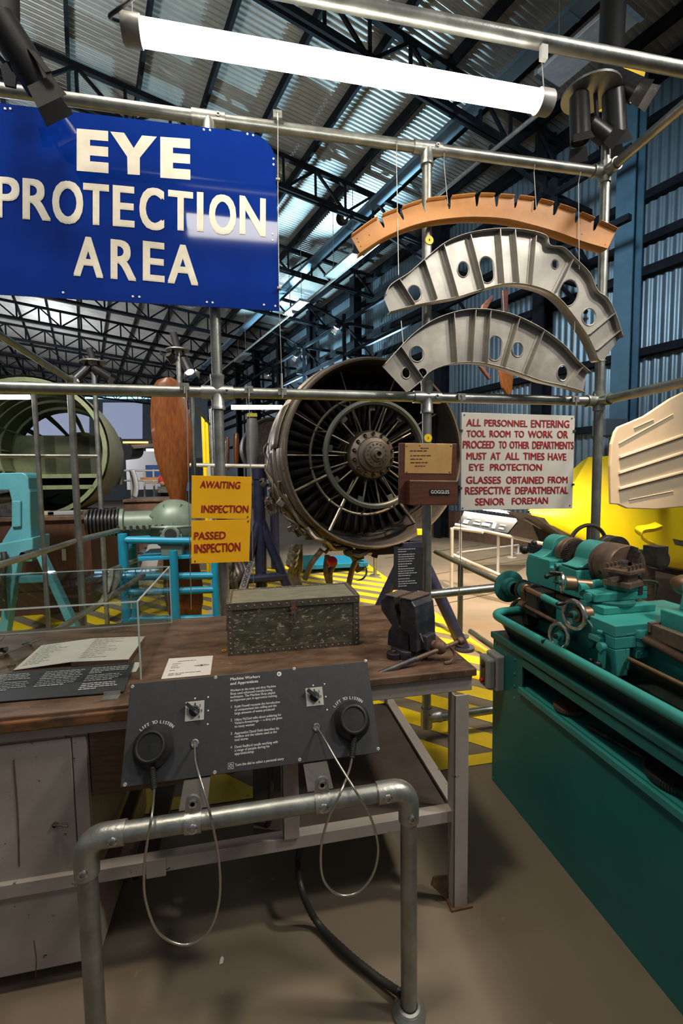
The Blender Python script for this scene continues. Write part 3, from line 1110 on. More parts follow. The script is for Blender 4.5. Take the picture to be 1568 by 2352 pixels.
def rib(name, label, top, bot, holes, stiff, lip, m, notches=()):
    t = thing(name, label, 'aircraft part', at(*bot[len(bot) // 2], YR))
    T = bez([at(x, y, YR) for x, y in top], 8)
    B = bez([at(x, y, YR) for x, y in bot], 8)
    outer = T + B[::-1]
    hl = []
    for (cx, cy, rx, ry, a) in holes:
        c = at(cx, cy, YR)
        k = YR / 1000
        ex = Vector((math.cos(a), 0, -math.sin(a)))
        ez = Vector((math.sin(a), 0, math.cos(a)))
        s = (at(cx + 10, cy, YR) - c).length / 10
        if ry > rx * 1.4:
            pts = []
            for q in range(9):
                an = PI * q / 8
                pts.append(c + ex * (rx * s * math.cos(an)) + ez * ((ry - rx) * s + rx * s * math.sin(an)))
            for q in range(9):
                an = PI + PI * q / 8
                pts.append(c + ex * (rx * s * math.cos(an)) + ez * (-(ry - rx) * s + rx * s * math.sin(an)))
        else:
            pts = ngon(c, ex, ez, rx * s, 20, ry * s)
        hl.append(pts)
    part('web', MB().plate([outer] + hl, (0, .004, 0)), m, t, smooth=0)
    b = MB()
    for pts in hl:
        b.tube(pts, .004, 6, closed=True)
    parts('hole_rim', b, m, t)
    part('upper_flange', MB().grid([[p + Vector((0, -lip, 0)) for p in T], [p for p in T], [p - Vector((0, 0, .004)) for p in T]]), m, t, solid=.004, smooth=50)
    part('lower_flange', MB().grid([[p + Vector((0, -lip * .6, 0)) for p in B], [p for p in B], [p + Vector((0, .05, .006)) for p in B]]), m, t, solid=.004, smooth=50)
    for (x0, y0, x1, y1) in stiff:
        p, q = at(x0, y0, YR), at(x1, y1, YR)
        d = (q - p).normalized()
        nx = Vector((0, 1, 0)).cross(d)
        s_ = MB().prism([p, p + nx * .003, p + nx * .003 + Vector((0, -lip * .95, 0)), p + Vector((0, -lip * .95, 0))], q - p)
        s_.prism([p + Vector((0, -.004, 0)) + nx * .003, p + Vector((0, -.004, 0)) + nx * .02, p + Vector((0, -.001, 0)) + nx * .02, p + Vector((0, -.001, 0)) + nx * .003], q - p)
        part('stiffener', s_, m, t, smooth=0)
    return t


RIBS = []
RIBS.append(rib('aircraft_rib', 'large silver arched aircraft rib with lightening holes, hanging below the orange rib',
    [(882, 684), (893, 660), (935, 632), (975, 597), (1020, 562), (1075, 541), (1140, 532), (1200, 535), (1245, 548), (1255, 570), (1285, 575), (1310, 598), (1345, 634), (1362, 672), (1385, 690), (1402, 722), (1421, 778)],
    [(895, 718), (925, 710), (965, 700), (1010, 692), (1050, 684), (1100, 668), (1150, 655), (1190, 654), (1230, 662), (1260, 674), (1285, 694), (1305, 718), (1325, 745), (1345, 775), (1360, 805), (1370, 828), (1385, 829)],
    [(951, 674, 16, 17, 0), (1063, 619, 13, 16, 0), (1117, 620, 16, 27, -.1), (1274, 607, 8, 9, 0), (1305, 673, 21, 27, .3), (1352, 728, 16, 17, 0)],
    [(913, 645, 949, 702), (971, 602, 1000, 690), (1015, 568, 1048, 685), (1075, 545, 1107, 668), (1142, 533, 1152, 656), (1176, 534, 1186, 654), (1224, 548, 1215, 658), (1308, 602, 1272, 676), (1405, 722, 1345, 772), (1416, 762, 1362, 808)], .036, 'alu_rib'))
YR = 2.385
RIBS.append(rib('aircraft_rib', 'smaller silver arched aircraft rib with lightening holes, lowest of the three',
    [(878, 842), (905, 812), (940, 775), (980, 745), (1020, 727), (1065, 716), (1110, 715), (1160, 724), (1205, 742), (1250, 768), (1290, 800), (1320, 834), (1347, 858)],
    [(934, 902), (960, 880), (985, 855), (1020, 840), (1055, 834), (1095, 834), (1130, 840), (1165, 850), (1200, 862), (1240, 876), (1285, 886), (1315, 894), (1338, 902)],
    [(932, 857, 10, 12, 0), (957, 813, 16, 17, 0), (1136, 800, 15, 26, .1), (1188, 803, 13, 15, 0), (1291, 857, 12, 16, 0)],
    [(918, 800, 968, 872), (1038, 724, 1045, 834), (1087, 716, 1080, 834), (1121, 717, 1114, 836), (1187, 734, 1155, 846), (1242, 764, 1203, 862), (1330, 846, 1293, 890)], .036, 'alu_dark'))
YR = 2.40
wires('hanging_wire', ob, [[at(1020, 352, YF - .03), at(1019, 372, YR), at(1028, 468, YR - .02)], [at(1228, 378, YF - .03), at(1226, 396, YR), at(1231, 478, YR - .02)]])
wires('hanging_wire', RIBS[0], [[at(912, 322, YF - .03), at(910, 360, YR), at(913, 500, YR), at(915, 632, YR - .03)], [at(1333, 395, YF - .03), at(1328, 420, YR), at(1330, 618, YR - .02)]])
wires('hanging_wire', RIBS[1], [[at(921, 737, YR), at(926, 790, YR - .02)], [at(1320, 735, YR), at(1316, 826, YR - .02)]])

# ------------------------------------------------------------ fluorescent tube
YL = 1.83
tl = thing('tube_lamp', 'long glowing fluorescent tube lamp hanging from the near top pipe', 'lamp', at(780, 150, YL))
p0, p1 = at(290, 68, YL), at(1258, 237, YL)
d = (p1 - p0).normalized()
part('tube', MB().cyl(p0 + d * .03, p1 - d * .03, .041, n=24), 'tube_glow', tl)
for c_ in (p0, p1):
    s = 1 if c_ is p0 else -1
    e = part('end_cap', MB().lathe([(.01, -.012), (.043, -.012), (.047, -.006), (.047, .05), (.042, .052)], c_, d * s, 24), 'switch_grey', tl)
wires('hanging_wire', tl, [[at(303, 50, YL), at(303, -60, YL)], [p1 + Vector((-.02, 0, .045)), at(1243, 130, YL)]])
b = MB().tube(bez([at(345, -40, 1.75), at(300, 0, 1.75), at(270, 22, 1.75), at(252, 40, 1.78), at(285, 52, YL)], 8), .006, 8)
part('power_cable', b, 'black', tl)
b = MB().box(at(1248, 122, YL - .02), (.028, .02, .055))
parts('hanger', b, 'switch_grey', tl)

# the lamp whose streak shows mirrored in the blue sign
P0_, P1_ = at(432, 533, YS), at(636, 548, YS)
pts = []
for p in (P0_, P1_):
    d = p - CAM
    pts.append(p + Vector((d.x, -d.y, d.z)) * 1.35)
t = thing('tube_lamp', 'tube lamp behind the visitor, seen as a white streak mirrored in the blue sign', 'lamp', pts[0])
part('tube', MB().cyl(pts[0], pts[1], .04, n=16), 'tube_glow', t)
for p in pts:
    parts('hanger', MB().cyl(p, Vector((p.x, p.y, zroof(p.dot(HU)) - .2)), .004, n=6), 'wire', t)

# ============================================================ WORKBENCH
ZB = .905
wb = thing('workbench', 'long wooden workbench with dented brown top on a chipped off-white steel frame', 'workbench', (-.4, 1.9, 0))
BX0, BX1, BY0, BY1 = -1.75, .79, 1.475, 2.36
part('bench_top', MB().bb((BX0, BY0, ZB - .028), (BX1, BY1, ZB)), 'wood_top', wb, bevel=.004, smooth=0)
part('front_edge_board', MB().bb((BX0, BY0 - .012, ZB - .047), (-.30, BY0 + .02, ZB - .012)), 'wood_edge', wb, bevel=.005, smooth=0)
b = MB().bb((BX0, BY0 + .012, ZB - .085), (BX1 - .012, BY0 + .06, ZB - .0285))
part('front_rail', b, 'white_paint', wb, bevel=.003, smooth=0)
part('side_rail', MB().bb((BX1 - .06, BY0 + .06, ZB - .085), (BX1 - .012, BY1 - .02, ZB - .0285)), 'white_paint', wb, bevel=.003, smooth=0)
part('back_rail', MB().bb((BX0, BY1 - .07, ZB - .085), (BX1 - .06, BY1 - .02, ZB - .0285)), 'white_paint', wb, bevel=.003, smooth=0)


def angle_leg(x, y, sx=-1, sy=1, z1=ZB - .085, z0=0.0, s=.056):
    b = MB().bb((x, y, z0), (x + sx * s, y + sy * .006, z1))
    b.bb((x + sx * s, y, z0), (x + sx * (s - .006), y + sy * s, z1))
    return b


part('leg', angle_leg(.752, 1.46), 'white_paint', wb, bevel=.002, smooth=0)
part('leg', angle_leg(.752, BY1 - .02, sy=-1), 'white_paint', wb, bevel=.002, smooth=0)
part('leg', angle_leg(.135, 1.47, z0=.375), 'white_paint', wb, bevel=.002, smooth=0)
part('leg', angle_leg(-.62, BY1 - .02, sy=-1), 'white_paint', wb, bevel=.002, smooth=0)
b = MB().bb((.685, 1.452, 0), (.77, 1.525, .008))
b.prism([(.69, 1.50, .10), (.69, 1.50, .0), (.625, 1.50, .075), (.635, 1.50, .105)], (0, .006, 0))
part('foot_plate', b, 'rust', wb, smooth=0)
b = MB().bb((BX0, 1.478, .33), (.70, 1.518, .375))
b.bb((-.36, 1.47, .322), (-.30, 1.478, .383))
part('shelf_front_rail', b, 'white_paint', wb, bevel=.002, smooth=0)
b = MB().bb((.70, 1.52, .335), (.745, BY1 - .03, .38))
part('shelf_side_rail', b, 'white_paint', wb, bevel=.002, smooth=0)
b = MB()
for x0, x1 in ((-.02, .70), (-.5, -.46), (-.40, -.33)):
    b.bb((x0, 1.52, .345), (x1, BY1 - .04, .366))
part('lower_shelf', b, 'shelf_board', wb, smooth=0)
part('drawer', MB().bb((-.515, 1.50, .605), (-.16, 2.1, ZB - .0855)), 'wood_drawer', wb, bevel=.003, smooth=0)
# steel cupboard under the left end
cb = part('cupboard', MB().bb((BX0, 1.505, .055), (-.52, 2.2, ZB - .0855)), 'white_paint', wb, bevel=.004, smooth=0)
dr = part('cupboard_door', MB().bb((BX0, 1.494, .06), (-.565, 1.504, ZB - .098)), 'white_paint', cb, bevel=.003, smooth=0)
b = MB().bb((-.562, 1.495, .06), (-.522, 1.5045, ZB - .098))
part('door_stile', b, 'white_paint', cb, bevel=.002, smooth=0)
p = at(130, 1895, 1.49)
b = MB().cyl(p, p + Vector((.035, -.010, -.003)), .003, n=8)
b.lathe([(.009, 0), (.009, .005), (.004, .006), (.004, .012)], p + Vector((-.005, .004, 0)), (0, -1, 0), 10)
part('latch', b, 'oily_iron', cb)
b = MB()
for (x0, y0, x1, y1, r_) in ((32, 1745, 44, 1990, .0022), (78, 2160, 82, 2245, .0014)):
    b.tube(bez([at(x0, y0, 1.4935), at((x0 + x1) / 2 + 3, (y0 + y1) / 2, 1.4935), at(x1, y1, 1.4935)], 6), r_, 5)
parts('paint_run', b, 'rust', cb)
b = MB().beam((-.44, 2.05, .40), (-.44, 1.66, .555), .02, .06)
b.beam((-.49, 1.85, .03), (-.43, 1.6, .30), .02, .05)
tag(part('wooden_plank', b, 'dark_wood', smooth=0), 'dark wooden planks leaning under the bench beside the cupboard', 'plank')

# ============================================================ GREEN CHEST
c0, c1 = on(527, 1508, ZB), on(820, 1480, ZB)
ch = thing('tool_chest', 'worn dark green riveted wooden toolbox on the workbench', 'toolbox', ((c0.x + c1.x) / 2, c0.y, ZB))
CX0, CX1, CY = c0.x - .004, c1.x + .006, (c0.y + c1.y) / 2
CH, CD, LH = .212, .225, .028
part('box', MB().bb((CX0, CY, ZB), (CX1, CY + CD, ZB + CH - LH)), 'chest_green', ch, bevel=.002, smooth=0)
lid = part('lid', MB().bb((CX0 - .003, CY - .003, ZB + CH - LH), (CX1 + .003, CY + CD + .003, ZB + CH)), 'chest_lid', ch, bevel=.002, smooth=0)
b = MB()
for x in (CX0 - .002, CX1 - .022):
    b.bb((x, CY - .003, ZB), (x + .024, CY, ZB + CH - LH))
b.bb((CX0, CY - .0035, ZB), (CX1, CY, ZB + .022))
parts('edge_strip', b, 'chest_edge', ch, smooth=0)
b = MB().bb((CX0 - .004, CY - .005, ZB + CH - LH), (CX1 + .004, CY - .003, ZB + CH - .001))
b.bb((CX0 - .004, CY, ZB + CH), (CX0 + .018, CY + CD, ZB + CH + .0015))
b.bb((CX1 - .018, CY, ZB + CH), (CX1 + .004, CY + CD, ZB + CH + .0015))
b.bb((CX0 + .018, CY + CD - .02, ZB + CH), (CX1 - .018, CY + CD, ZB + CH + .0015))
parts('edge_strip', b, 'chest_edge', lid, smooth=0)


def studs(pts, nrm, r=.0035):
    b = MB()
    for p in pts:
        b.lathe([(r, 0), (r * .8, r * .5), (.0001, r * .75)], p, nrm, 7)
    return b


pts = [(CX0 + .012 + (CX1 - CX0 - .024) * k / 20, CY - .0035, ZB + .011) for k in range(21)]
pts += [(x, CY - .003, ZB + .03 + .021 * k) for x in (CX0 + .009, CX1 - .009) for k in range(7)]
parts('rivet', studs(pts, (0, -1, 0)), 'rivet', ch)
pts = [(CX0 + .010 + (CX1 - CX0 - .02) * k / 16, CY - .005, ZB + CH - .014) for k in range(17)]
b = studs(pts, (0, -1, 0))
q = [(CX0 + .007, CY + .015 + .024 * k, ZB + CH + .0015) for k in range(9)] + [(CX1 - .007, CY + .015 + .024 * k, ZB + CH + .0015) for k in range(9)]
q += [(CX0 + .03 + (CX1 - CX0 - .06) * k / 14, CY + CD - .01, ZB + CH + .0015) for k in range(15)]
b2 = studs(q, (0, 0, 1), .003)
b.add(b2.v, b2.f)
parts('rivet', b, 'rivet', lid)
hx = at(674, 1420, CY).x
b = MB().bb((hx - .009, CY - .008, ZB + CH - LH - .03), (hx + .009, CY - .004, ZB + CH - .008))
b.bb((hx - .014, CY - .009, ZB + CH - LH - .012), (hx + .014, CY - .005, ZB + CH - LH - .004))
b.tube([(hx - .006, CY - .008, ZB + CH - LH - .03), (hx - .006, CY - .009, ZB + CH - LH - .075), (hx, CY - .009, ZB + CH - LH - .088), (hx + .006, CY - .009, ZB + CH - LH - .075), (hx + .006, CY - .008, ZB + CH - LH - .03)], .002, 6)
part('hasp', b, 'rust', ch)
b = MB().torus((CX0 - .006, CY + .11, ZB + .10), (1, 0, 0), .03, .004, 16, 6)
b.torus((CX1 + .012, CY + .12, ZB + .175), (1, .3, 0), .02, .006, 16, 6)
b.cyl((CX1, CY + .12, ZB + .175), (CX1 + .012, CY + .12, ZB + .175), .02, n=14)
parts('side_handle', b, 'rust', ch)

# ============================================================ VISE
O = Vector((.603, 1.665, ZB))
va, vl = Vector((.56, -.828, 0)), Vector((.828, .56, 0))


def V3(a, l, z):
    return O + va * a + vl * l + Z_ * z


vi = thing('bench_vise', 'heavy dark blue-grey iron bench vise bolted at the right end of the bench', 'vise', O)
b = MB().lathe([(.075, 0), (.075, .022), (.068, .032), (.001, .033)], O, Z_, 32)
b.cyl(V3(-.02, -.075, 0), V3(-.02, -.075, .022), .03, n=16)
part('swivel_base', b, 'vise_iron', vi, bevel=.002)
b = MB().lathe([(.008, 0), (.008, .006), (.001, .007)], V3(-.02, -.078, .022), Z_, 6)
b.lathe([(.008, 0), (.008, .006), (.001, .007)], V3(.05, .05, .022), Z_, 6)
parts('bolt', b, 'rust', vi)
pr = [(-.075, .03), (-.07, .085), (-.052, .115), (-.105, .165), (-.108, .205), (-.075, .228), (-.03, .228), (-.03, .17), (-.015, .12), (.03, .10), (.03, .03)]
b = MB().prism([V3(a, -.05, z) for a, z in pr], vl * .10)
part('fixed_jaw', b, 'vise_iron', vi, bevel=.004, smooth=0)
pr = [(.0, .11), (.0, .235), (.05, .235), (.068, .215), (.076, .15), (.078, .04), (.045, .035), (.04, .10)]
b = MB().prism([V3(a, -.064, z) for a, z in pr], vl * .128)
part('moving_jaw', b, 'vise_iron', vi, bevel=.006, smooth=0)
b = MB().prism([V3(a, -.066, .236 + dz) for a, dz in ((-.0, 0), (.055, 0), (.055, .004), (.0, .004))], vl * .132)
b.prism([V3(a, -.052, .229 + dz) for a, dz in ((-.085, 0), (-.03, 0), (-.03, .004), (-.085, .004))], vl * .104)
part('jaw_top', b, 'vise_top', vi, smooth=0)
for a in (-.03, -.004):
    part('jaw_plate', MB().prism([V3(a, -.062, .185), V3(a, .062, .185), V3(a, .062, .23), V3(a, -.062, .23)], va * .004), 'dark_steel', vi, smooth=0)
part('slide', MB().prism([V3(a, -.032, z) for a, z in ((.0, .045), (.10, .045), (.10, .10), (.0, .10))], vl * .064), 'vise_iron', vi, bevel=.006, smooth=0)
hc = V3(.128, .012, .055)
b = MB().sphere(hc, .027, 16, (1, 1, 1))
b.cyl(V3(.09, .012, .055), V3(.14, .012, .055), .02, n=16)
part('screw_head', b, 'rust', vi)
h0, h1 = at(1041, 1500, 1.50), at(846, 1580, 1.47)
off = hc - (h0 + (h1 - h0) * .29)
h0, h1 = h0 + off * .8, h1 + off * .8
hd = (h1 - h0).normalized()
hb = part('handle_bar', MB().cyl(h0, h1, .0085, n=14), 'oily_iron', vi)
part('handle_sleeve', MB().cyl(h0 + hd * .19, h1, .0105, n=14), 'dark_steel', hb)
b = MB().lathe([(.001, -.012), (.012, -.012), (.015, -.008), (.015, .006), (.012, .010)], h0, hd, 14)
part('handle_knob', b, 'rust', hb)
b = MB().tube(bez([hc + Vector((.03, -.012, .012)), hc + Vector((.05, -.02, -.02)), hc + Vector((.035, -.03, -.045)), hc + Vector((.005, -.032, -.05))], 6), .006, 6)
part('handle_spring', b, 'rust', vi)
wires('white_wire', vi, [bez([V3(.08, -.045, .11), V3(.085, -.035, .08), V3(.09, -.02, .06)], 5)], r=.0016, m='rail_white')

# ============================================================ DISPLAY CASE and what lies in it
k0, k1 = on(310, 1562, ZB), on(404, 1430, ZB)
KX, KY0, KY1 = (k0.x + k1.x) / 2, k0.y, k1.y
KZ = at(308, 1382, KY0).z
dc = thing('display_case', 'clear acrylic display case on the left of the workbench', 'display case', (-.9, KY0, ZB))
t_ = .006
b = MB()
b.bb((-1.6, KY0, ZB), (KX, KY0 + t_, KZ))
part('front_pane', b, 'acrylic', dc, smooth=0)
part('side_pane', MB().bb((KX - t_, KY0 + t_, ZB), (KX, KY1, KZ)), 'acrylic', dc, smooth=0)
part('back_pane', MB().bb((-1.6, KY1 - t_, ZB), (KX - t_, KY1, KZ)), 'acrylic', dc, smooth=0)
part('top_pane', MB().bb((-1.6, KY0, KZ), (KX, KY1, KZ + t_)), 'acrylic', dc, smooth=0)
b = MB()
for p, q in (((-1.6, KY0, KZ), (KX, KY0, KZ)), ((KX, KY0, KZ), (KX, KY1, KZ)), ((KX, KY0, ZB), (KX, KY0, KZ)), ((KX, KY1, ZB), (KX, KY1, KZ)), ((-1.6, KY1, KZ), (KX, KY1, KZ)), ((-1.6, KY1, ZB + .002), (KX, KY1, ZB + .002))):
    b.beam(p, q, .005, .005, up=(.1, .1, 1) if abs(p[2] - q[2]) < .1 else (1, 0, 0))
part('polished_edge', b, 'acrylic_edge', dc, smooth=0)

nb = thing('notebook', 'open notebook with handwritten cream pages inside the acrylic case', 'notebook', on(180, 1510, ZB))
ZN = ZB + .022
A = [on(x, y, z) for x, y, z in ((30, 1540, ZB + .004), (95, 1483, ZB + .006), (212, 1467, ZN), (163, 1521, ZN))]
Bq = [on(x, y, z) for x, y, z in ((163, 1521, ZN), (212, 1467, ZN), (333, 1462, ZN), (295, 1515, ZN))]
part('left_page', MB().prism(A, (0, 0, .0015)), 'paper', nb, smooth=0)
part('right_page', MB().prism(Bq, (0, 0, .0015)), 'paper', nb, smooth=0)
part('page_block', MB().prism([p - Vector((0, 0, .016)) for p in Bq], (0, 0, .016)), 'book_cover', nb, smooth=0)
part('page_block', MB().prism([Vector((p.x, p.y, ZB)) for p in A], (0, 0, .003)), 'book_cover', nb, smooth=0)
b = MB()
for Q, sd in ((A, 3), (Bq, 9)):
    for r_ in range(13):
        f_ = .08 + .065 * r_
        s_ = Q[1].lerp(Q[0], f_)
        e_ = Q[2].lerp(Q[3], f_)
        a_, c_ = s_.lerp(e_, .08), s_.lerp(e_, .92)
        ex = (c_ - a_).normalized()
        ey = (Q[1] - Q[0]).normalized()
        small_print(b, a_ + Vector((0, 0, .0016)), ex, ey, (c_ - a_).length, 1, .01, .003, sd * 30 + r_)
part('handwriting', b, 'grey_plastic', nb, smooth=0)

cp = thing('caption_panel', 'dark caption panel lying along the front of the display case', 'caption panel', on(150, 1570, ZB))
q4 = [on(x, y, ZB + z) for x, y, z in ((-60, 1618, .004), (284, 1590, .004), (309, 1522, .012), (20, 1546, .012))]
part('card', MB().prism(q4, (0, 0, .003)), 'panel_dark', cp, smooth=0)
b = MB()
nn = (q4[1] - q4[0]).cross(q4[3] - q4[0]).normalized()
for i, (x, y, w_, rows) in enumerate(((105, 1545, .145, 5), (92, 1561, .145, 5), (212, 1536, .125, 4), (200, 1553, .135, 4), (188, 1572, .13, 4), (-5, 1553, .12, 5), (-15, 1572, .12, 5))):
    o = onp(x, y, q4[0] + Vector((0, 0, .0035)), nn)
    small_print(b, o, (q4[1] - q4[0]).normalized(), (q4[3] - q4[0]).normalized(), w_, rows, .013, .005, 300 + i)
part('print', b, 'caption_white', cp, smooth=0)
lp = [on(x, y, ZB + .001) for x, y in ((370, 1560), (483, 1550), (489, 1506), (388, 1513))]
pa = thing('paper_letter', 'white typed letter with a small winged emblem lying on the bench', 'paper', lp[0])
part('sheet', MB().prism(lp, (0, 0, .0008)), 'paper', pa, smooth=0)
ex, ey = (lp[1] - lp[0]).normalized(), (lp[3] - lp[0]).normalized()
b = MB()
for i, (x, y, w_, rows) in enumerate(((408, 1520, .11, 1), (396, 1526, .055, 1), (394, 1531, .045, 1), (392, 1535, .085, 1), (389, 1541, .04, 1), (386, 1549, .14, 2))):
    small_print(b, on(x, y, ZB + .002), ex, ey, w_, rows, .012, .003, 500 + i)
o = on(463, 1528, ZB + .002)
b.tube(ngon(o, ex, ey, .022, 18, .007), .0007, 4, closed=True)
b.tube(ngon(o, ex, ey, .028, 18, .004, .3), .0005, 4, closed=True)
b.add(ngon(o + Vector((0, 0, .0004)), ex, ey, .004, 5), [(0, 1, 2, 3, 4)])
part('print', b, 'black_ink', pa, smooth=0)
lp = [on(x, y, ZB + .001) for x, y in ((296, 1545), (312, 1543), (325, 1521), (305, 1522))]
tag(part('paper_slip', MB().prism(lp, (0, 0, .0008)), 'paper', smooth=0), 'small white paper slip at the corner of the display case', 'paper')
o = on(255, 1603, ZB)
b = MB().box(o + Vector((0, 0, .003)), (.05, .035, .003))
b.box(o + Vector((0, -.018, -.008)), (.05, .003, .024))
b.box(o + Vector((0, .012, .010)), (.05, .003, .012))
tag(part('case_clip', b, 'galv_fit', smooth=0), 'small bent metal clip on the bench edge holding the display case', 'clip')
gg = thing('dial_gauge', 'steel dial gauge with jointed arm at the left edge inside the case', 'gauge', on(10, 1500, ZB))
b = MB().cyl(on(-40, 1522, ZB + .02), on(96, 1467, ZB + .02), .0035, n=10)
b.cyl(on(70, 1478, ZB), on(70, 1478, ZB + .028), .004, n=10)
b.tube([on(0, 1473, ZB + .02), on(15, 1459, ZB + .03), on(42, 1457, ZB + .03)], .002, 6)
part('arm', b, 'steel', gg)
b = MB().lathe([(.018, 0), (.018, .014), (.012, .018), (.012, .024)], on(4, 1503, ZB), (.3, -.2, 1), 16)
b.cyl(on(14, 1490, ZB + .02), on(14, 1490, ZB + .04), .008, n=12)
part('clamp_knob', b, 'dark_steel', gg)
for x, y, lb in ((58, 1478, 'small steel block behind the notebook in the case'), (26, 1529, 'small steel block in front of the notebook in the case')):
    tag(part('gauge_block', MB().box(on(x, y, ZB + .005), (.022, .014, .01)), 'machined', bevel=.001, smooth=0), lb, 'gauge block')
b = MB().torus(on(514, 1494, ZB + .003), Z_, .008, .0018, 12, 5)
tag(part('yellow_ring', b, 'yellow_sign'), 'tiny yellow plastic ring lying at the left foot of the green chest', 'ring')

# ============================================================ INFORMATION STAND
YST = 1.185
ist = thing('information_stand', 'galvanised pipe stand with a sloping black audio panel about machine workers', 'information stand', (0, YST, 0))
ZR = .708
LXL, LXR = -.428, .424
RR = .0245
el = .045
part('rail', MB().cyl((LXL + el, YST, ZR), (LXR - el, YST, ZR), RR, n=28), 'galv', ist)
for x in (LXL, LXR):
    part('leg', MB().cyl((x, YST, 0), (x, YST, ZR - el), RR * .98, n=28), 'galv', ist)
    s = 1 if x < 0 else -1
    path = [(x, YST, ZR - .095), (x, YST, ZR - .05)] + [(x + s * (.045 - .045 * math.cos(a)), YST, ZR - .045 + .045 * math.sin(a)) for a in [PI / 2 * k / 8 for k in range(9)]] + [(x + s * .095, YST, ZR)]
    e = part('elbow', MB().tube(path, .0295, 28), 'galv_fit', ist, smooth=50)
    b = MB()
    for c_ in ((x + s * .07, YST - .028, ZR), (x, YST - .028, ZR - .072)):
        b.lathe([(.0115, -.006), (.0115, .004), (.009, .006), (.0055, .006), (.0055, .001), (.0001, .001)], c_, (0, -1, 0), 16)
    parts('grub_screw', b, 'steel', e)
    b = MB().lathe([(.026, .03), (.034, .028), (.05, .008), (.05, 0)], (x, YST, 0), Z_, 24)
    b.torus((x, YST, .022), Z_, .036, .003, 24, 6)
    part('foot_flange', b, 'galv_fit', ist)
PT, PB_ = Vector((0, 1.452, .981)), Vector((0, 1.300, .752))
PEY = (PT - PB_).normalized()
PNN = X_.cross(PEY)                      # towards the visitor
PC = (PT + PB_) / 2
PH = (PT - PB_).length
PW = .748


def pp(px, py, lift=0.0):
    return onp(px, py, PC, PNN) + PNN * lift


cs = [PC + X_ * sx * PW / 2 + PEY * sy * PH / 2 for sx, sy in ((-1, -1), (1, -1), (1, 1), (-1, 1))]
pan = part('panel', MB().prism([c - PNN * .006 for c in cs], PNN * .006), 'panel_dark', ist, bevel=.0015, smooth=0)
for px_, bx in ((437, 0), (735, 1)):
    x = at(px_ + (5 if bx == 0 else 7), 1890 if bx == 0 else 1842, YST - .02).x
    b = MB()
    b.lathe([(.0265, -.021), (.0285, -.021), (.0285, .021), (.0265, .021)], (x, YST, ZR), X_, 24)
    b.plate([[(x - .021, YST - .004, ZR + .02), (x + .021, YST - .004, ZR + .02)] + [(x + .018 * math.cos(a), YST - .004, ZR + .055 + .018 * math.sin(a)) for a in [PI * k / 8 for k in range(9)]]], (0, .008, 0))
    cl = part('pipe_clip', b, 'galv_fit', ist)
    b = MB()
    for z_, y_ in ((ZR, -.0285), (ZR + .053, -.004)):
        b.lathe([(.0125, -.002), (.0125, .003), (.0095, .005), (.006, .005), (.006, 0), (.0001, 0)], (x, YST + y_, z_), (0, -1, 0), 16)
    parts('clip_screw', b, 'steel', cl)
    q1, q2, q3 = Vector((x, YST + .012, ZR + .025)), PB_ + X_ * x - PNN * .012 + PEY * .004, PB_ + X_ * x - PNN * .012 + PEY * .16
    b = MB()
    for a_, c_ in ((q1, q2), (q2, q3)):
        b.prism([a_ - X_ * .038, a_ + X_ * .034, c_ + X_ * .034, c_ - X_ * .038], (0, .004, -.003))
    part('panel_bracket', b, 'bracket_grey', ist, smooth=0)
for q_ in ((304, 1577), (495, 1556), (675, 1536), (839, 1518), (868, 1720), (688, 1745), (493, 1774), (287, 1802)):
    b = MB().lathe([(.0052, 0), (.0052, .0008), (.003, .0012), (.0024, .0002), (.0001, .0002)], pp(*q_), PNN, 14)
    part('panel_screw', b, 'rivet', pan)
# print on the panel
b = MB()


def c4(x, y):
    return 260 + x / 2.3758, 1500 + y / 2.3758


def pline(s, x0, y, x1, size, bold=0.0):
    o = pp(*c4(x0, y))
    e_ = pp(*c4(x1, y - (x1 - x0) * .10))
    line(b, s, o, X_, PEY, size, (e_ - o).dot(X_), bold)


pline('Machine Workers', 638, 150, 800, .0125, .025)
pline('and Apprentices', 638, 175, 790, .0125, .025)
for s, x0, y, x1 in (('Workers in the noisy and dirty Machine', 638, 211, 887), ('Shop used advanced manufacturing', 638, 229, 868), ('techniques. The Machine Shop played', 638, 247, 882), ('an important part in apprentice training.', 638, 265, 895),
                     ('1', 640, 301, 645), ('Keith Powell recounts the introduction', 662, 299, 909), ('of computerised skin milling and the', 662, 317, 891), ('large amounts of waste produced', 662, 336, 880),
                     ('2', 640, 373, 647), ('Hilary McDaid talks about soldering for', 662, 371, 917), ('Vickers-Armstrongs \u2014 a dirty job given', 662, 389, 921), ('to many women', 662, 408, 770),
                     ('3', 640, 447, 647), ('Apprentice David Field describes his', 662, 445, 904), ('toolbox and the tokens used at the', 662, 463, 892), ('tool stores', 662, 481, 735),
                     ('4', 640, 522, 647), ('David Radford recalls working with', 662, 520, 898), ('a range of people during his', 662, 538, 852), ('apprenticeship', 662, 557, 767),
                     ('Turn the dial to select a personal story', 664, 618, 931)):
    pline(s, x0, y, x1, .0100, .012)
c_ = pp(530, 1759)
for r_ in (.0075,):
    b.tube([c_ + X_ * (sx * r_) + PEY * (sy * r_) for sx, sy in ((-1, -1), (1, -1), (1, 1), (-1, 1))], .0007, 4, closed=True)
b.tube(ngon(c_, X_, PEY, .0042, 12), .0007, 4, closed=True)
b.box(c_, (.0018, .0005, .006))
c_ = pp(641, 1548)
b.add(ngon(c_ + PNN * .0006, X_, PEY, .0072, 20), [tuple(range(20))])
for x, y in ((427 + 260 - 239, 1604), (478, 1601), (478, 1632), (477, 1663), (719, 1574), (745, 1571), (748, 1600), (751, 1630)):
    b.add(ngon(pp(x, y) + PNN * .0006, X_, PEY, .0024, 10), [tuple(range(10))])
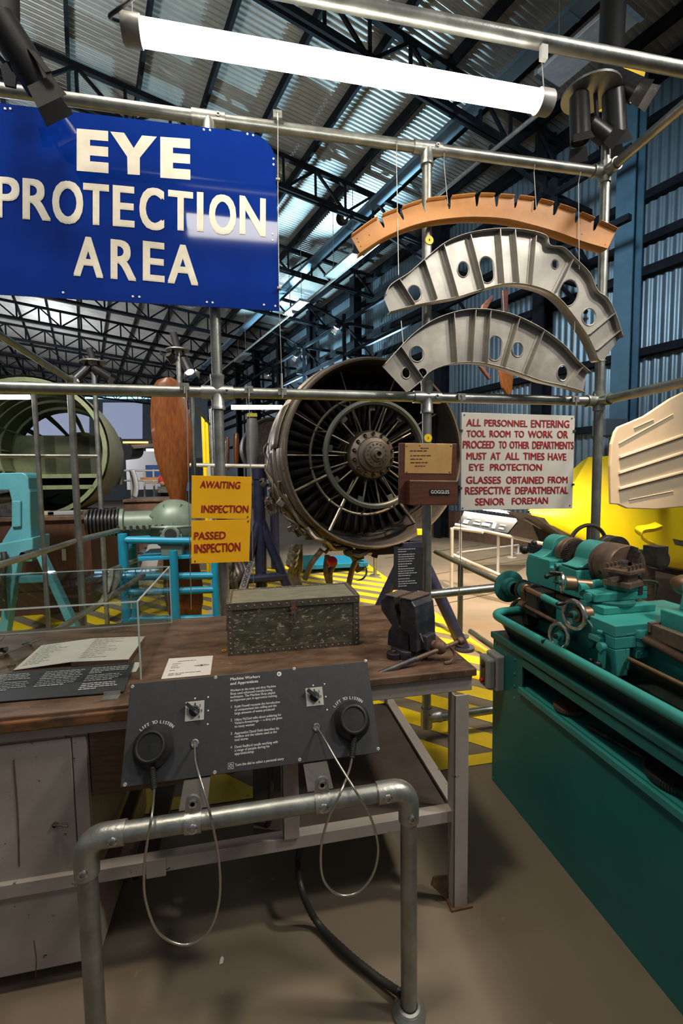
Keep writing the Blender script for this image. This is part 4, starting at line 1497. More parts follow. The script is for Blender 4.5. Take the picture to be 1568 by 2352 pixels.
for cx, cy, k0_, k1_ in ((357, 1716, 2.28, .86), (806, 1655, 2.36, .92)):
    arc_text(b, 'LIFT TO LISTEN', pp(cx, cy), X_, PEY, .063, .0125, k0_, k1_, .025)
part('lettering', b, 'white_ink', pan, smooth=0)
b = MB()
c_ = pp(641, 1548)
b.prism([c_ + PNN * .0007 + X_ * x + PEY * y for x, y in ((-.004, -.0015), (-.002, -.0015), (.0005, -.004), (.0005, .004), (-.002, .0015), (-.004, .0015))], PNN * .0003)
b.tube([c_ + PNN * .001 + X_ * x + PEY * y for x, y in ((.0025, -.002), (.0034, 0), (.0025, .002))], .0005, 4)
part('speaker_symbol', b, 'black_ink', pan, smooth=0)
# dials
for cx, cy in ((447, 1633), (722, 1600)):
    c_ = pp(cx, cy)
    a_ = R(1)
    sq = .0275
    pls = part('dial_plate', MB().prism([c_ + X_ * (sx * sq) + PEY * (sy * sq) for sx, sy in ((-1, -1), (1, -1), (1, 1), (-1, 1))], PNN * .0018), 'dial_silver', pan, bevel=.0005, smooth=0)
    b = MB()
    for k, (dx, dy) in enumerate(((.001, .019), (.0155, .0145), (.020, -.001), (.0135, -.0175))):
        o = c_ + X_ * dx + PEY * dy + PNN * .002
        write(b, str(k + 1), o - X_ * .002 - PEY * .0035, o + X_ * .002 - PEY * .0035, o - X_ * .002 + PEY * .0035, .01)
    part('numeral', b, 'black_ink', pls, smooth=0)
    kn = MB().lathe([(.0155, 0), (.0155, .007), (.013, .010), (.0001, .010)], c_ + PNN * .002, PNN, 20)
    dk = (X_ * .72 - PEY * .69)
    dn = PNN.cross(dk)
    kn.prism([c_ + PNN * .010 + dk * s_ + dn * t for s_, t in ((-.031, -.005), (-.031, .005), (.015, .006), (.015, -.006))], PNN * .013)
    kk = part('dial_knob', kn, 'black', pan, bevel=.001)
    part('dial_pointer', MB().prism([c_ + PNN * .0233 + dk * s_ + dn * t for s_, t in ((.003, -.002), (.003, .002), (.015, .002), (.015, -.002))], PNN * .0008), 'machined', kk, smooth=0)
# ferrules
for cx, cy in ((447, 1708), (727, 1671)):
    b = MB().lathe([(.0125, 0), (.0125, .003), (.010, .005), (.0075, .005), (.006, .002), (.0001, .002)], pp(cx, cy), PNN, 20)
    part('cord_ferrule', b, 'steel', pan)
# listening handsets: each hangs on the panel, so each is its own thing
for cx, cy, lb, cord, rel in (
    (355, 1716, 'round black earpiece hanging at the left end of the panel, with looped steel cord',
     [(354, 1812, 1.25), (349, 1870, 1.15), (338, 1935, 1.14), (331, 2000, 1.15), (335, 2070, 1.16), (365, 2143, 1.17), (425, 2170, 1.17), (478, 2140, 1.165), (503, 2070, 1.16), (503, 1980, 1.15), (485, 1880, 1.14), (463, 1800, 1.17), (449, 1750, 1.24)], (354, 1812)),
    (806, 1655, 'round black earpiece hanging at the right end of the panel, cord crossed in a loop',
     [(808, 1742, 1.25), (800, 1775, 1.19), (780, 1825, 1.135), (752, 1885, 1.14), (737, 1950, 1.15), (742, 2018, 1.16), (775, 2054, 1.165), (820, 2050, 1.165), (855, 2010, 1.16), (868, 1950, 1.15), (852, 1880, 1.14), (815, 1815, 1.13), (775, 1750, 1.20), (745, 1698, 1.27)], (808, 1742))):
    c_ = pp(cx, cy)
    h = thing('listening_earpiece', lb, 'earpiece', c_)
    tn = (PNN + X_ * (-.12 if cx < 500 else .04)).normalized()
    cp_ = part('ear_cup', MB().lathe([(.001, .002), (.050, .002), (.056, .008), (.057, .016), (.052, .024), (.045, .032), (.042, .043), (.037, .044), (.034, .041), (.001, .041)], c_, tn, 36), 'black', h)
    b = MB().torus(c_ + tn * .042, tn, .0375, .0035, 32, 8)
    part('ear_pad', b, 'rubber', cp_)
    s0 = c_ - PEY * .05 + PNN * .018
    e0 = at(rel[0], rel[1], 1.262)
    pth = [s0.lerp(e0, k / 12) for k in range(13)]
    b = MB().tube(pth, .0075, 12)
    for k in range(2, 12):
        b.torus(pth[k], (e0 - s0), .008, .0018, 12, 5)
    part('strain_relief', b, 'rubber', h)
    end = pp(*((447, 1708) if cx < 500 else (727, 1671)), .004)
    path = bez([e0] + [at(*q_) for q_ in cord[1:]] + [end], 14)
    rs = [.0030 + .0004 * (i % 2) for i in range(len(path))]
    # fine hoops of the armoured cord
    fine = []
    for i in range(len(path) - 1):
        n_ = max(1, int((path[i + 1] - path[i]).length / .0028))
        fine += [path[i].lerp(path[i + 1], q_ / n_) for q_ in range(n_)]
    part('steel_cord', MB().tube(fine, [.0030 if i % 2 else .0036 for i in range(len(fine))], 8), 'steel_cord', h, smooth=60)
# black conduit on the floor
path = bez([at(704, 1880, 1.66), at(693, 1930, 1.62), at(684, 1980, 1.58), at(694, 2048, 1.50), on(728, 2118, .03), on(790, 2182, .022), on(860, 2240, .022), on(912, 2276, .03), at(931, 2290, 1.20)], 16)
fine = []
for i in range(len(path) - 1):
    n_ = max(1, int((path[i + 1] - path[i]).length / .0055))
    fine += [path[i].lerp(path[i + 1], q_ / n_) for q_ in range(n_)]
tag(part('cable_conduit', MB().tube(fine, [.0125 if i % 2 else .0105 for i in range(len(fine))], 12), 'hose', smooth=60), 'black ribbed cable conduit curving across the floor to the right leg of the stand', 'conduit')
path = bez([at(619, 1760, 1.58), at(621, 1790, 1.58), at(622, 1815, 1.57), at(618, 1880, 1.56), at(610, 1905, 1.56)], 8)
tag(part('cable_conduit', MB().tube(path, [.011 if i % 2 else .0095 for i in range(len(path))], 12), 'hose', smooth=60), 'short dark ribbed conduit coming down behind the audio panel', 'conduit')
p = on(508, 2207, 0)
b = MB().prism([p + Vector((x, y, .001)) for x, y in ((-.006, -.012), (.006, -.01), (.008, .006), (.002, .014), (-.004, .006))], (0, 0, .0015))
tag(part('paper_scrap', b, 'paper', smooth=0), 'tiny scrap of white paper on the dark floor under the bench', 'scrap')

# ============================================================ LATHE on its cabinet
LX = 1.213
lc = thing('lathe_cabinet', 'dark teal sheet metal cabinet with a long open slot, standing under the lathe', 'cabinet', (1.55, 1.0, 0))
CY0, CY1, CX2 = -.55, 2.096, 1.93
fo = [(LX, CY1, 0), (LX, CY0, 0), (LX, CY0, .762), (LX, CY1, .762)]
ho = [(LX, 1.842, .622), (LX, .25, .622), (LX, .25, .722), (LX, 1.842, .722)]
part('front_panel', MB().plate([fo, ho], (.006, 0, 0)), 'cabinet_green', lc, smooth=0)
b = MB().bb((LX + .006, CY1 - .006, 0), (CX2, CY1, .762))
part('end_panel', b, 'cabinet_green', lc, smooth=0)
part('back_panel', MB().bb((CX2 - .006, CY0, 0), (CX2, CY1 - .006, .762)), 'cabinet_green', lc, smooth=0)
part('shelf', MB().bb((LX + .006, CY0, .606), (CX2 - .006, CY1 - .006, .613)), 'lathe_green', lc, smooth=0)
b = MB().bb((LX - .016, .25, .594), (LX, 1.85, .622))
part('shelf_lip', b, 'lathe_green', lc, bevel=.003, smooth=0)
b = MB().bb((LX - .004, CY0, .722), (LX, 1.842, .760))
part('slot_rail', b, 'cabinet_green', lc, bevel=.001, smooth=0)
b = MB().bb((LX - .012, CY0, .768), (CX2 + .01, CY1 + .012, .80))
part('cabinet_top', b, 'lathe_dark', lc, bevel=.006, smooth=0)
b = MB()
for y, z in ((2.07, .745), (2.07, .70), (1.90, .73), (1.90, .66), (1.90, .60), (1.90, .54), (2.08, .02)):
    b.lathe([(.006, 0), (.006, .003), (.001, .005)], (LX, y, z), (-1, 0, 0), 10)
parts('bolt', b, 'lathe_green', lc)
# the iron things lying on the cabinet's shelf
SH = .613


def gearwheel(nm, lb, c, ax, r, th, teeth, m, bore=.012, parent=None, rimm=None, tl=.004):
    n_ = teeth * 2
    c, ax = Vector(c), Vector(ax).normalized()
    x, y = frame_of(ax)
    outer = []
    for k in range(n_):
        rr = r if k % 2 == 0 else r - tl
        for dk in (-.22, .22):
            a = 2 * PI * (k + dk) / n_
            outer.append(c + (x * math.cos(a) + y * math.sin(a)) * rr)
    inner = [c + (x * math.cos(2 * PI * k / 20) + y * math.sin(2 * PI * k / 20)) * bore for k in range(20)]
    b = MB().plate([outer, inner], ax * th)
    b.lathe([(r * .93, th), (r * .93, th + .001), (r * .88, th + .001), (r * .88, th)], c, ax, 32)
    if parent is None:
        return tag(part(nm, b, m, smooth=0), lb, 'gear wheel')
    return part(nm, b, m, parent, smooth=0)


def shelf_at(px, py, z=SH):
    return on(px, py, z)


p = shelf_at(1288, 1630, SH + .012)
gearwheel('gear_wheel', 'small brown iron change gear lying flat in the slot of the teal cabinet', (p.x + .035, p.y, .6235), Z_, .058, .014, 36, 'oily_iron')
p = shelf_at(1296, 1606, SH + .02)
gearwheel('gear_wheel', 'dark iron gear behind the brown gear in the cabinet slot', (p.x + .075, p.y + .05, SH), Z_, .062, .022, 40, 'dark_iron')
p = shelf_at(1526, 1788, SH + .012)
gearwheel('gear_wheel', 'large greenish toothed wheel lying at the right end of the cabinet slot', (p.x + .055, p.y - .01, .6235), Z_, .105, .018, 76, 'engine_ring')
t0, t1 = on(1338, 1672, SH + .012), on(1470, 1748, SH + .012)
b = MB()
d = (t1 - t0)
b.cyl(t0 + X_ * .03, t0 + X_ * .03 + d * .45, .011, n=12)
b.cyl(t0 + X_ * .03 + d * .45, t0 + X_ * .03 + d * .75, .008, .009, n=12)
b.cyl(t0 + X_ * .03 + d * .75, t0 + X_ * .03 + d, .012, .006, n=12)
tag(part('boring_bar', b, 'dark_iron'), 'dark iron boring bar lying between the gears in the cabinet slot', 'tool')

# switch box
sb = thing('switch_box', 'grey metal switch box with a red knob fixed to the corner of the teal cabinet', 'switch', (LX, 2.03, .49))
part('back_box', MB().bb((LX - .045, 1.985, .532), (LX, 2.09, .712)), 'switch_grey', sb, bevel=.008, smooth=0)
part('cover', MB().bb((LX - .088, 1.99, .542), (LX - .047, 2.085, .699)), 'switch_grey', sb, bevel=.012, smooth=0)
b = MB().bb((LX - .092, 2.02, .557), (LX - .088, 2.055, .677))
fp = part('face_plate', b, 'dark_steel', sb, smooth=0)
part('push_button', MB().lathe([(.011, 0), (.011, .004), (.008, .008), (.001, .009)], (LX - .092, 2.037, .655), (-1, 0, 0), 14), 'black', sb)
part('stop_knob', MB().lathe([(.011, 0), (.012, .008), (.008, .014), (.001, .015)], (LX - .092, 2.037, .579), (-1, 0, 0), 14), 'red_knob', sb)

# ------------------------------------------------------------ the lathe
lt = thing('lathe', 'teal green metal lathe with brown iron chuck and chromed handwheels, on the teal cabinet', 'lathe', (1.6, 1.6, .80))
G = 'lathe_green'
ZS, XS = 1.195, 1.60
# drip tray with rolled rim
x0, x1, y0, y1, zr = 1.20, 2.02, CY0, 2.12, .895
rc = .10
rim = [(x0, y0, zr)] + [(x0, y1 - rc, zr)] + [(x0 + rc - rc * math.cos(a), y1 - rc + rc * math.sin(a), zr) for a in [PI / 2 * k / 8 for k in range(1, 9)]] + [(x1 - .1, y1, zr), (x1, y1 - .1, zr), (x1, y0, zr)]
part('tray_rim', MB().tube(rim, .020, 16), G, lt)
low = [(x0 + .045, y0, .802)] + [(x0 + .045, y1 - rc - .03, .802)] + [(x0 + .045 + (rc - .02) * (1 - math.cos(a)), y1 - .13 + (rc - .02) * math.sin(a), .802) for a in [PI / 2 * k / 8 for k in range(1, 9)]] + [(x1 - .1, y1 - .05, .802), (x1 - .045, y1 - .1, .802), (x1 - .045, y0, .802)]
b = MB().grid([[Vector(p) for p in rim], [Vector(p) for p in low]])
n_ = len(low)
b.add(low, [tuple(range(n_))])
part('drip_tray', b, 'tray_oil', lt, smooth=50)
# bed
b = MB().bb((1.47, .35, .86), (1.54, 2.15, 1.0))
b.bb((1.68, .35, .86), (1.75, 2.15, 1.0))
for y in (.5, 1.0, 1.75, 2.05):
    b.bb((1.54, y, .87), (1.68, y + .04, .96))
for y in (.42, 1.95):
    b.bb((1.44, y, .803), (1.78, y + .16, .86))
part('bed', b, G, lt, bevel=.005, smooth=0)
b = MB().bb((1.462, .35, 1.0), (1.548, 2.15, 1.024))
b.bb((1.672, .35, 1.0), (1.758, 2.15, 1.024))
b.prism([(1.49, .35, 1.024), (1.52, .35, 1.024), (1.505, .35, 1.038)], (0, 1.8, 0))
part('bed_way', b, 'oily_iron', lt, smooth=0)
# headstock: front plate with stepped top, two bearing pedestals
pr = [(2.165, 1.03), (1.76, 1.04), (1.79, 1.10), (1.80, 1.165), (1.93, 1.172), (1.955, 1.172), (1.955, 1.145), (1.99, 1.145), (1.99, 1.178), (2.17, 1.178), (2.185, 1.14), (2.185, 1.07)]
b = MB().prism([(1.45, y, z) for y, z in pr], (.30, 0, 0))
part('headstock', b, G, lt, bevel=.006, smooth=0)


def pedestal(y_a, y_b, r_):
    pts = [(1.452, 1.172), (1.452, 1.18)]
    for k in range(4):
        a = PI / 2 * k / 3
        pts.append((1.452 + (XS - r_ - 1.452) * (k / 3) ** .9, 1.18 + .03 * (k / 3) ** 2))
    for k in range(13):
        a = PI - PI * k / 12
        pts.append((XS + r_ * math.cos(a), ZS + .02 + r_ * math.sin(a)))
    pts += [(1.75, 1.18), (1.75, 1.172)]
    return MB().prism([(x, y_a, z) for x, z in pts], (0, y_b - y_a, 0))


part('bearing_pedestal', pedestal(1.80, 1.905, .075), G, lt, bevel=.004, smooth=40)
part('bearing_pedestal', pedestal(2.08, 2.165, .070), G, lt, bevel=.004, smooth=40)


def rot(nm, prof, o, m, par, ax=(0, -1, 0), n=40):
    return part(nm, MB().lathe(prof, o, ax, n), m, par)


rot('spindle', [(.001, 0), (.022, 0), (.022, .5), (.001, .5)], (XS, 2.22, ZS), 'machined', lt)
rot('cone_pulley', [(.03, 0), (.062, 0), (.062, .004), (.058, .008), (.058, .026), (.062, .03), (.062, .034), (.082, .036), (.084, .04), (.080, .046), (.080, .066), (.084, .072), (.082, .076), (.03, .078)], (XS, 2.075, ZS + .005), 'oily_iron', lt)
gearwheel('spindle_gear', '', (XS, 1.985, ZS), (0, -1, 0), .082, .035, 54, 'dark_iron', .02, lt)
rot('thrust_ring', [(.02, 0), (.05, 0), (.05, .03), (.02, .03)], (XS, 1.945, ZS), 'oily_iron', lt)
ck = rot('chuck', [(.03, 0), (.094, .0), (.098, .006), (.098, .018), (.088, .022), (.086, .03), (.096, .034), (.098, .04), (.098, .118), (.094, .124), (.028, .124), (.026, .09), (.001, .09)], (XS, 1.795, ZS), 'oily_iron', lt, n=56)
for k in range(3):
    a = R(75 + 120 * k)
    e = Vector((math.cos(a), 0, math.sin(a)))
    f_ = Vector((-math.sin(a), 0, math.cos(a)))
    o = Vector((XS, 1.671, ZS))
    b = MB()
    for r0, r1, dz in ((.026, .052, .05), (.05, .075, .034), (.073, .094, .018)):
        b.prism([o + e * r0 - f_ * .012, o + e * r1 - f_ * .012, o + e * r1 + f_ * .012, o + e * r0 + f_ * .012], (0, -dz, 0))
    part('chuck_jaw', b, 'dark_iron', ck, smooth=0)
b = MB()
for k in range(3):
    a = R(195 + 120 * k)
    e = Vector((math.cos(a), 0, math.sin(a)))
    b.lathe([(.010, 0), (.010, .0012), (.001, .0012)], Vector((XS, 1.72, ZS)) + e * .0975, e, 12)
parts('key_socket', b, 'matt_black', ck)
# back gear shaft and spoked wheel behind the headstock
bw = Vector((1.86, 2.22, 1.20))
b = MB().torus(bw, (0, -1, 0), .118, .011, 44, 8)
for k in range(5):
    a = 2 * PI * k / 5 + .3
    e = Vector((math.cos(a), 0, math.sin(a)))
    b.beam(bw + e * .02, bw + e * .112, .016, .012, up=(0, 1, 0))
b.lathe([(.03, -.025), (.03, .025)], bw, (0, -1, 0), 16)
w_ = part('spoked_wheel', b, 'dark_iron', lt)
rot('back_gear', [(.02, 0), (.07, 0), (.075, .006), (.075, .03), (.068, .034), (.068, .05), (.075, .054), (.075, .078), (.02, .08)], (1.80, 2.02, 1.215), 'dark_iron', lt)
b = MB().cyl((1.80, 1.75, 1.235), (1.80, 2.2, 1.215), .014, n=12)
b.bb((1.765, 1.69, 1.19), (1.83, 1.76, 1.275))
b.lathe([(.045, 0), (.045, .05), (.02, .055)], (1.84, 1.78, 1.205), (0, -1, 0), 20)
part('back_gear_shaft', b, 'dark_iron', lt)
b = MB().sphere((1.50, 2.19, 1.235), .016, 12)
b.cyl((1.50, 2.19, 1.235), (1.53, 2.17, 1.21), .006, n=8)
b.sphere((1.47, 2.23, 1.195), .026, 12)
part('tumbler_lever', b, 'black', lt)
b = MB().cyl((1.447, 1.93, 1.15), (1.44, 1.935, 1.08), .005, n=8)
b.lathe([(.011, 0), (.011, .014), (.001, .016)], (1.45, 1.925, 1.16), (-1, 0, 0), 12)
part('belt_lever', b, 'lathe_dark', lt)
# change gears at the far left end
o = Vector((1.47, 2.24, .965))
gw = rot('gear_cover_disc', [(.001, 0), (.088, 0), (.09, .004), (.09, .012), (.086, .014), (.052, .014), (.052, .05), (.04, .052), (.038, .075), (.001, .075)], (o.x - .055, o.y + .055, o.z + .015), 'lathe_dark', lt, n=48)
rot('gear_hub', [(.001, 0), (.05, 0), (.05, .034), (.036, .036), (.034, .06), (.001, .06)], (o.x - .055, o.y + .04, o.z + .015), G, lt)
gearwheel('change_gear', '', (1.42, 2.17, .995), (0, -1, 0), .05, .02, 34, 'dark_iron', .01, lt)
gearwheel('change_gear', '', (1.40, 2.17, .885), (0, -1, 0), .056, .02, 40, 'dark_iron', .01, lt)
for c_ in ((1.42, 2.152, .995), (1.40, 2.152, .885)):
    rot('gear_hub', [(.042, 0), (.042, .004), (.02, .006), (.018, .022), (.001, .022)], c_, G, lt, n=24)
b = MB().prism([(1.375, 2.10, .83), (1.47, 2.10, .83), (1.48, 2.10, 1.03), (1.40, 2.10, 1.05), (1.36, 2.10, 1.0)], (0, -.05, 0))
b.bb((1.36, 1.95, .90), (1.46, 2.05, 1.03))
part('gear_quadrant', b, 'dark_iron', lt, bevel=.006, smooth=0)
b = MB().cyl((1.36, 2.06, 1.03), (1.36, 1.905, 1.02), .013, n=14)
b.lathe([(.022, 0), (.022, .02), (.016, .024)], (1.36, 2.06, 1.03), (0, -1, 0), 16)
part('lead_shaft', b, 'bronze', lt)
part('shaft_sleeve', MB().cyl((1.36, 1.905, 1.02), (1.36, 1.70, 1.005), .017, n=16), G, lt)
b = MB().cyl((1.36, 2.10, .94), (1.36, 1.55, .915), .010, n=12)
b.lathe([(.02, 0), (.02, .03), (.013, .034)], (1.36, 2.08, .94), (0, -1, 0), 14)
part('feed_shaft', b, 'bronze', lt)
# saddle, apron
b = MB().bb((1.30, 1.405, 1.0), (1.78, 1.66, 1.045))
b.bb((1.30, 1.405, .955), (1.46, 1.66, 1.0))
part('saddle', b, G, lt, bevel=.004, smooth=0)
b = MB().prism([(1.30, 1.405, .955), (1.30, 1.66, .955), (1.305, 1.66, .87), (1.315, 1.49, .85), (1.315, 1.405, .85)], (.05, 0, 0))
b.bb((1.35, 1.405, .87), (1.37, 1.44, .955))
part('apron', b, G, lt, bevel=.004, smooth=0)
b = MB().bb((1.355, 1.523, 1.045), (1.60, 1.66, 1.075))
part('cross_slide', b, G, lt, bevel=.004, smooth=0)
rot('swivel_disc', [(.001, 0), (.085, 0), (.085, .010), (.001, .010)], (1.46, 1.60, 1.075), 'lathe_dark', lt, ax=(0, 0, 1))
pr = [(1.35, 1.565), (1.60, 1.565), (1.61, 1.70), (1.46, 1.72), (1.37, 1.68)]
b = MB().prism([(x, y, 1.085) for x, y in pr], (0, 0, .034))
b.prism([(x, y, 1.119) for x, y in ((1.50, 1.565), (1.60, 1.565), (1.61, 1.70), (1.47, 1.72), (1.47, 1.60))], (0, 0, .02))
part('top_slide', b, G, lt, bevel=.004, smooth=0)
part('slot', MB().bb((1.555, 1.563, 1.105), (1.575, 1.5655, 1.14)), 'matt_black', lt, smooth=0)
b = MB().cyl((1.34, 1.655, 1.128), (1.47, 1.68, 1.128), .022, n=16)
b.lathe([(.001, -.0), (.018, 0), (.018, .016), (.001, .018)], (1.352, 1.60, 1.10), (-.8, -.5, 0), 14)
part('slide_screw_housing', b, G, lt)
# tool post
tp = Vector((1.515, 1.60, 1.139))
qz = Matrix.Rotation(R(20), 3, 'Z')


def tbox(b, c, s):
    return b.box(tp + qz @ Vector(c), s, qz)


b = tbox(MB(), (0, 0, .012), (.12, .11, .024))
tbox(b, (0, .0, .040), (.082, .075, .034))
part('tool_post', b, 'oily_iron', lt, bevel=.003, smooth=0)
tb = part('tool_clamp', tbox(MB(), (0, 0, .064), (.118, .108, .014)), 'oily_iron', lt, bevel=.002, smooth=0)
b = MB()
for x in (-.045, -.015, .015, .045):
    for y in (-.042, .042):
        o = tp + qz @ Vector((x, y, .071))
        b.lathe([(.004, 0), (.004, .012), (.007, .012), (.007, .021), (.001, .021)], o, Z_, 8)
parts('clamp_bolt', b, 'oily_iron', tb)
b = MB().lathe([(.021, 0), (.021, .004), (.014, .005), (.014, .024), (.018, .026), (.018, .034), (.001, .034)], tp + Vector((0, 0, .071)), Z_, 6)
part('centre_nut', b, 'machined', tb)
b = tbox(MB(), (-.085, -.01, .040), (.09, .014, .014))
tbox(b, (.075, -.01, .042), (.06, .016, .016))
part('cutting_tool', b, 'machined', lt, smooth=0)
b = MB().tube(bez([tp + Vector((.06, -.03, .022)), tp + Vector((.10, -.04, .02)), tp + Vector((.125, -.045, .006)), tp + Vector((.12, -.045, -.035))], 6), .006, 8)
part('tool_handle', b, 'dark_iron', lt)


def handwheel(c, ax, r, knob_a, m='machined', web='lathe_green'):
    c, ax = Vector(c), Vector(ax).normalized()
    x, y = frame_of(ax)
    hw = part('handwheel', MB().torus(c, ax, r, r * .17, 40, 10), 'steel', lt)
    part('wheel_web', MB().lathe([(r * .95, -.008), (r * .5, -.016), (r * .28, -.014), (r * .28, .012), (r * .001, .014)], c, ax, 28), web, hw)
    part('wheel_nut', MB().lathe([(r * .2, .012), (r * .2, .024), (r * .08, .024), (r * .08, .034), (.0005, .034)], c, ax, 6), 'dark_iron', hw)
    a = knob_a
    k0_ = c + (x * math.cos(a) + y * math.sin(a)) * r
    part('wheel_handle', MB().lathe([(.004, 0), (.005, .01), (.009, .022), (.0095, .034), (.007, .048), (.001, .052)], k0_, ax, 14), 'black' if web == G else 'bronze', hw)
    return hw


hw1 = atx(1318, 1412, 1.25)
hw2 = atx(1283, 1461, 1.235)
handwheel(hw1, (-1, -.08, .0), .055, 2.4)
handwheel(hw2, (-1, -.1, .1), .050, 3.9, web='lathe_green')
b = MB().cyl(hw1 + Vector((.005, 0, 0)), (1.32, hw1.y, hw1.z), .028, n=20)
part('wheel_boss', b, 'bronze', lt)
b = MB().cyl(hw2 + Vector((.005, 0, 0)), (1.33, hw2.y, hw2.z), .024, n=20)
part('wheel_boss', b, 'lathe_dark', lt)
hw3 = atx(1290, 1338, 1.29)
handwheel(hw3, (-.86, .5, 0), .040, 1.6)
b = MB().lathe([(.015, .005), (.03, .008), (.03, .05), (.026, .055), (.02, .06), (.02, .12)], hw3, (.86, -.2, -.08), 20)
part('wheel_collar', b, 'bronze', lt)
p = atx(1255, 1324, 1.27)
b = MB().sphere(p, .0115, 12)
b.cyl(p, hw3 + Vector((-.005, 0, .035)), .0045, n=8)
part('ball_lever', b, 'black', lt)
# apron fittings
p = atx(1352, 1450, 1.29)
b = MB().lathe([(.06, 0), (.058, .02), (.03, .03), (.001, .03)], (1.305, p.y + .02, p.z - .015), (-1, 0, 0), 28)
part('apron_gearcase', b, 'lathe_dark', lt)
b = MB()
q_ = atx(1386, 1500, 1.285)
b.prism([q_ + Vector((0, y, z)) for y, z in ((-.014, .03), (.014, .03), (.012, -.055), (-.010, -.055))], (-.014, 0, 0))
b.lathe([(.017, 0), (.017, .02), (.001, .022)], q_ + Vector((.0, 0, .025)), (-1, 0, 0), 18)
b.bb((q_.x - .012, q_.y + .01, q_.z + .035), (q_.x + .01, q_.y + .07, q_.z + .055))
b.lathe([(.008, 0), (.008, .03), (.012, .032), (.012, .04), (.001, .04)], q_ + Vector((0, .02, .04)), (0, 0, 1), 10)
part('apron_lever', b, G, lt, bevel=.001)
b = MB().sphere(atx(1373, 1526, 1.265), .0135, 14)
b.sphere(atx(1357, 1517, 1.265), .010, 12)
b.cyl(atx(1373, 1526, 1.265), q_ + Vector((-.012, 0, -.045)), .005, n=8)
part('lever_ball', b, 'black', lt)
o = atx(1466, 1462, 1.42)
b = MB().lathe([(.001, .032), (.032, .032), (.034, .028), (.034, .002), (.028, 0), (.028, -.03), (.022, -.032), (.022, -.06), (.001, -.06)], o, Z_, 24)
b.cyl(o + Vector((-.03, -.01, .02)), o + Vector((-.07, -.01, .018)), .007, n=10)
b.bb((o.x - .024, o.y - .02, o.z - .075), (o.x + .024, o.y + .024, o.z - .05))
part('half_nut_box', b, G, lt)
# screws and racks towards the tailstock
fine = [(1.42, 1.40 - .0035 * k, .992 - .0004 * k) for k in range(300)]
part('lead_screw', MB().tube(fine, [.016 if k % 2 else .0125 for k in range(300)], 14), 'oily_iron', lt, smooth=60)
b = MB().beam((1.445, 1.39, 1.025), (1.445, .35, 1.0), .03, .05)
b.bb((1.425, 1.375, 1.02), (1.47, 1.39, 1.055))
part('rack', b, 'oily_iron', lt, smooth=0)
part('feed_rod', MB().cyl((1.36, 1.40, .918), (1.36, .35, .905), .008, n=12), 'bronze', lt)
# tailstock, mostly beyond the right edge
ty = atx(1568, 1338, XS).y
b = MB().bb((1.48, ty - .20, 1.03), (1.72, ty - .02, 1.10))
b.prism([(1.54, ty - .18, 1.10), (1.66, ty - .18, 1.10), (1.64, ty - .18, 1.2), (1.56, ty - .18, 1.2)], (0, .14, 0))
b.cyl((XS, ty - .22, 1.18), (XS, ty - .03, 1.18), .042, n=24)
part('tailstock', b, G, lt, bevel=.004)
b = MB().lathe([(.001, .05), (.012, .045), (.026, .03), (.037, .008), (.038, -.02), (.03, -.035), (.02, -.04), (.02, -.09)], (XS, ty, 1.18), (0, 1, 0), 28)
part('live_centre', b, 'bronze', lt)

# ============================================================ AERO ENGINE on its cradle
EC = at(868, 1043, 4.0)
ER = (at(868, 828, 4.0) - at(868, 1258, 4.0)).length / 2
EA = Vector((-.10, 1, 0)).normalized()             # the axis, away from us
EXX = Vector((EA.y, -EA.x, 0))


def E3(x, z, a):
    return EC + EXX * x + Z_ * z + EA * a


en = thing('aero_engine', 'huge dark aircraft jet engine, intake with spoked hub facing us, behind the pipe frame', 'engine', (EC.x, EC.y, 0))
part('intake_duct', MB().lathe([(ER, .0), (ER * .985, .02), (ER * .97, .25), (ER * .90, .55), (ER * .3, .60), (.001, .60)], EC, EA, 72), 'engine_black', en)
part('intake_lip', MB().lathe([(ER * .985, .03), (ER * .99, -.015), (ER * 1.008, -.02), (ER * 1.02, 0), (ER * 1.02, .05), (ER * 1.04, .055), (ER * 1.04, .075), (ER * 1.025, .08)], EC, EA, 80), 'engine_case', en)
prof = [(1.03, .08), (1.05, .12), (1.05, .30), (1.075, .31), (1.075, .36), (1.05, .37), (1.04, .75), (1.06, .76), (1.06, .82), (1.0, .85), (.90, 1.3), (.86, 1.7), (.90, 1.72), (.90, 1.8), (.84, 1.82), (.80, 2.6), (.7, 3.2), (.6, 3.25)]
part('casing', MB().lathe([(ER * r_, h_) for r_, h_ in prof], EC, EA, 64), 'engine_case', en)
# guide vanes behind
for k in range(46):
    a = 2 * PI * k / 46
    e = EXX * math.cos(a) + Z_ * math.sin(a)
    f_ = EXX * -math.sin(a) + Z_ * math.cos(a)
    o = EC + EA * .47
    b = MB()
    rows = []
    for s_ in range(5):
        r_ = ER * (.30 + .165 * s_)
        tw = .35 + .16 * s_
        ch_ = .028 + .007 * s_
        rows.append([o + e * r_ + f_ * (math.sin(tw) * u_ * ch_) + EA * (math.cos(tw) * u_ * ch_) for u_ in (-1, 0, 1)])
    part('fan_blade', b.grid(rows), 'engine_vane', en, solid=.004, smooth=60)
b = MB().torus(E3(0, 0, .06), EA, ER * .565, .028, 72, 12)
part('inner_ring', b, 'engine_ring', en)
b = MB().lathe([(ER * .59, .03), (ER * .56, .028), (ER * .545, .05), (ER * .545, .13), (ER * .56, .13)], EC, EA, 64)
part('ring_collar', b, 'engine_ring', en)
b = MB().torus(E3(-.015, -.01, .26), EA, ER * .66, .015, 64, 8)
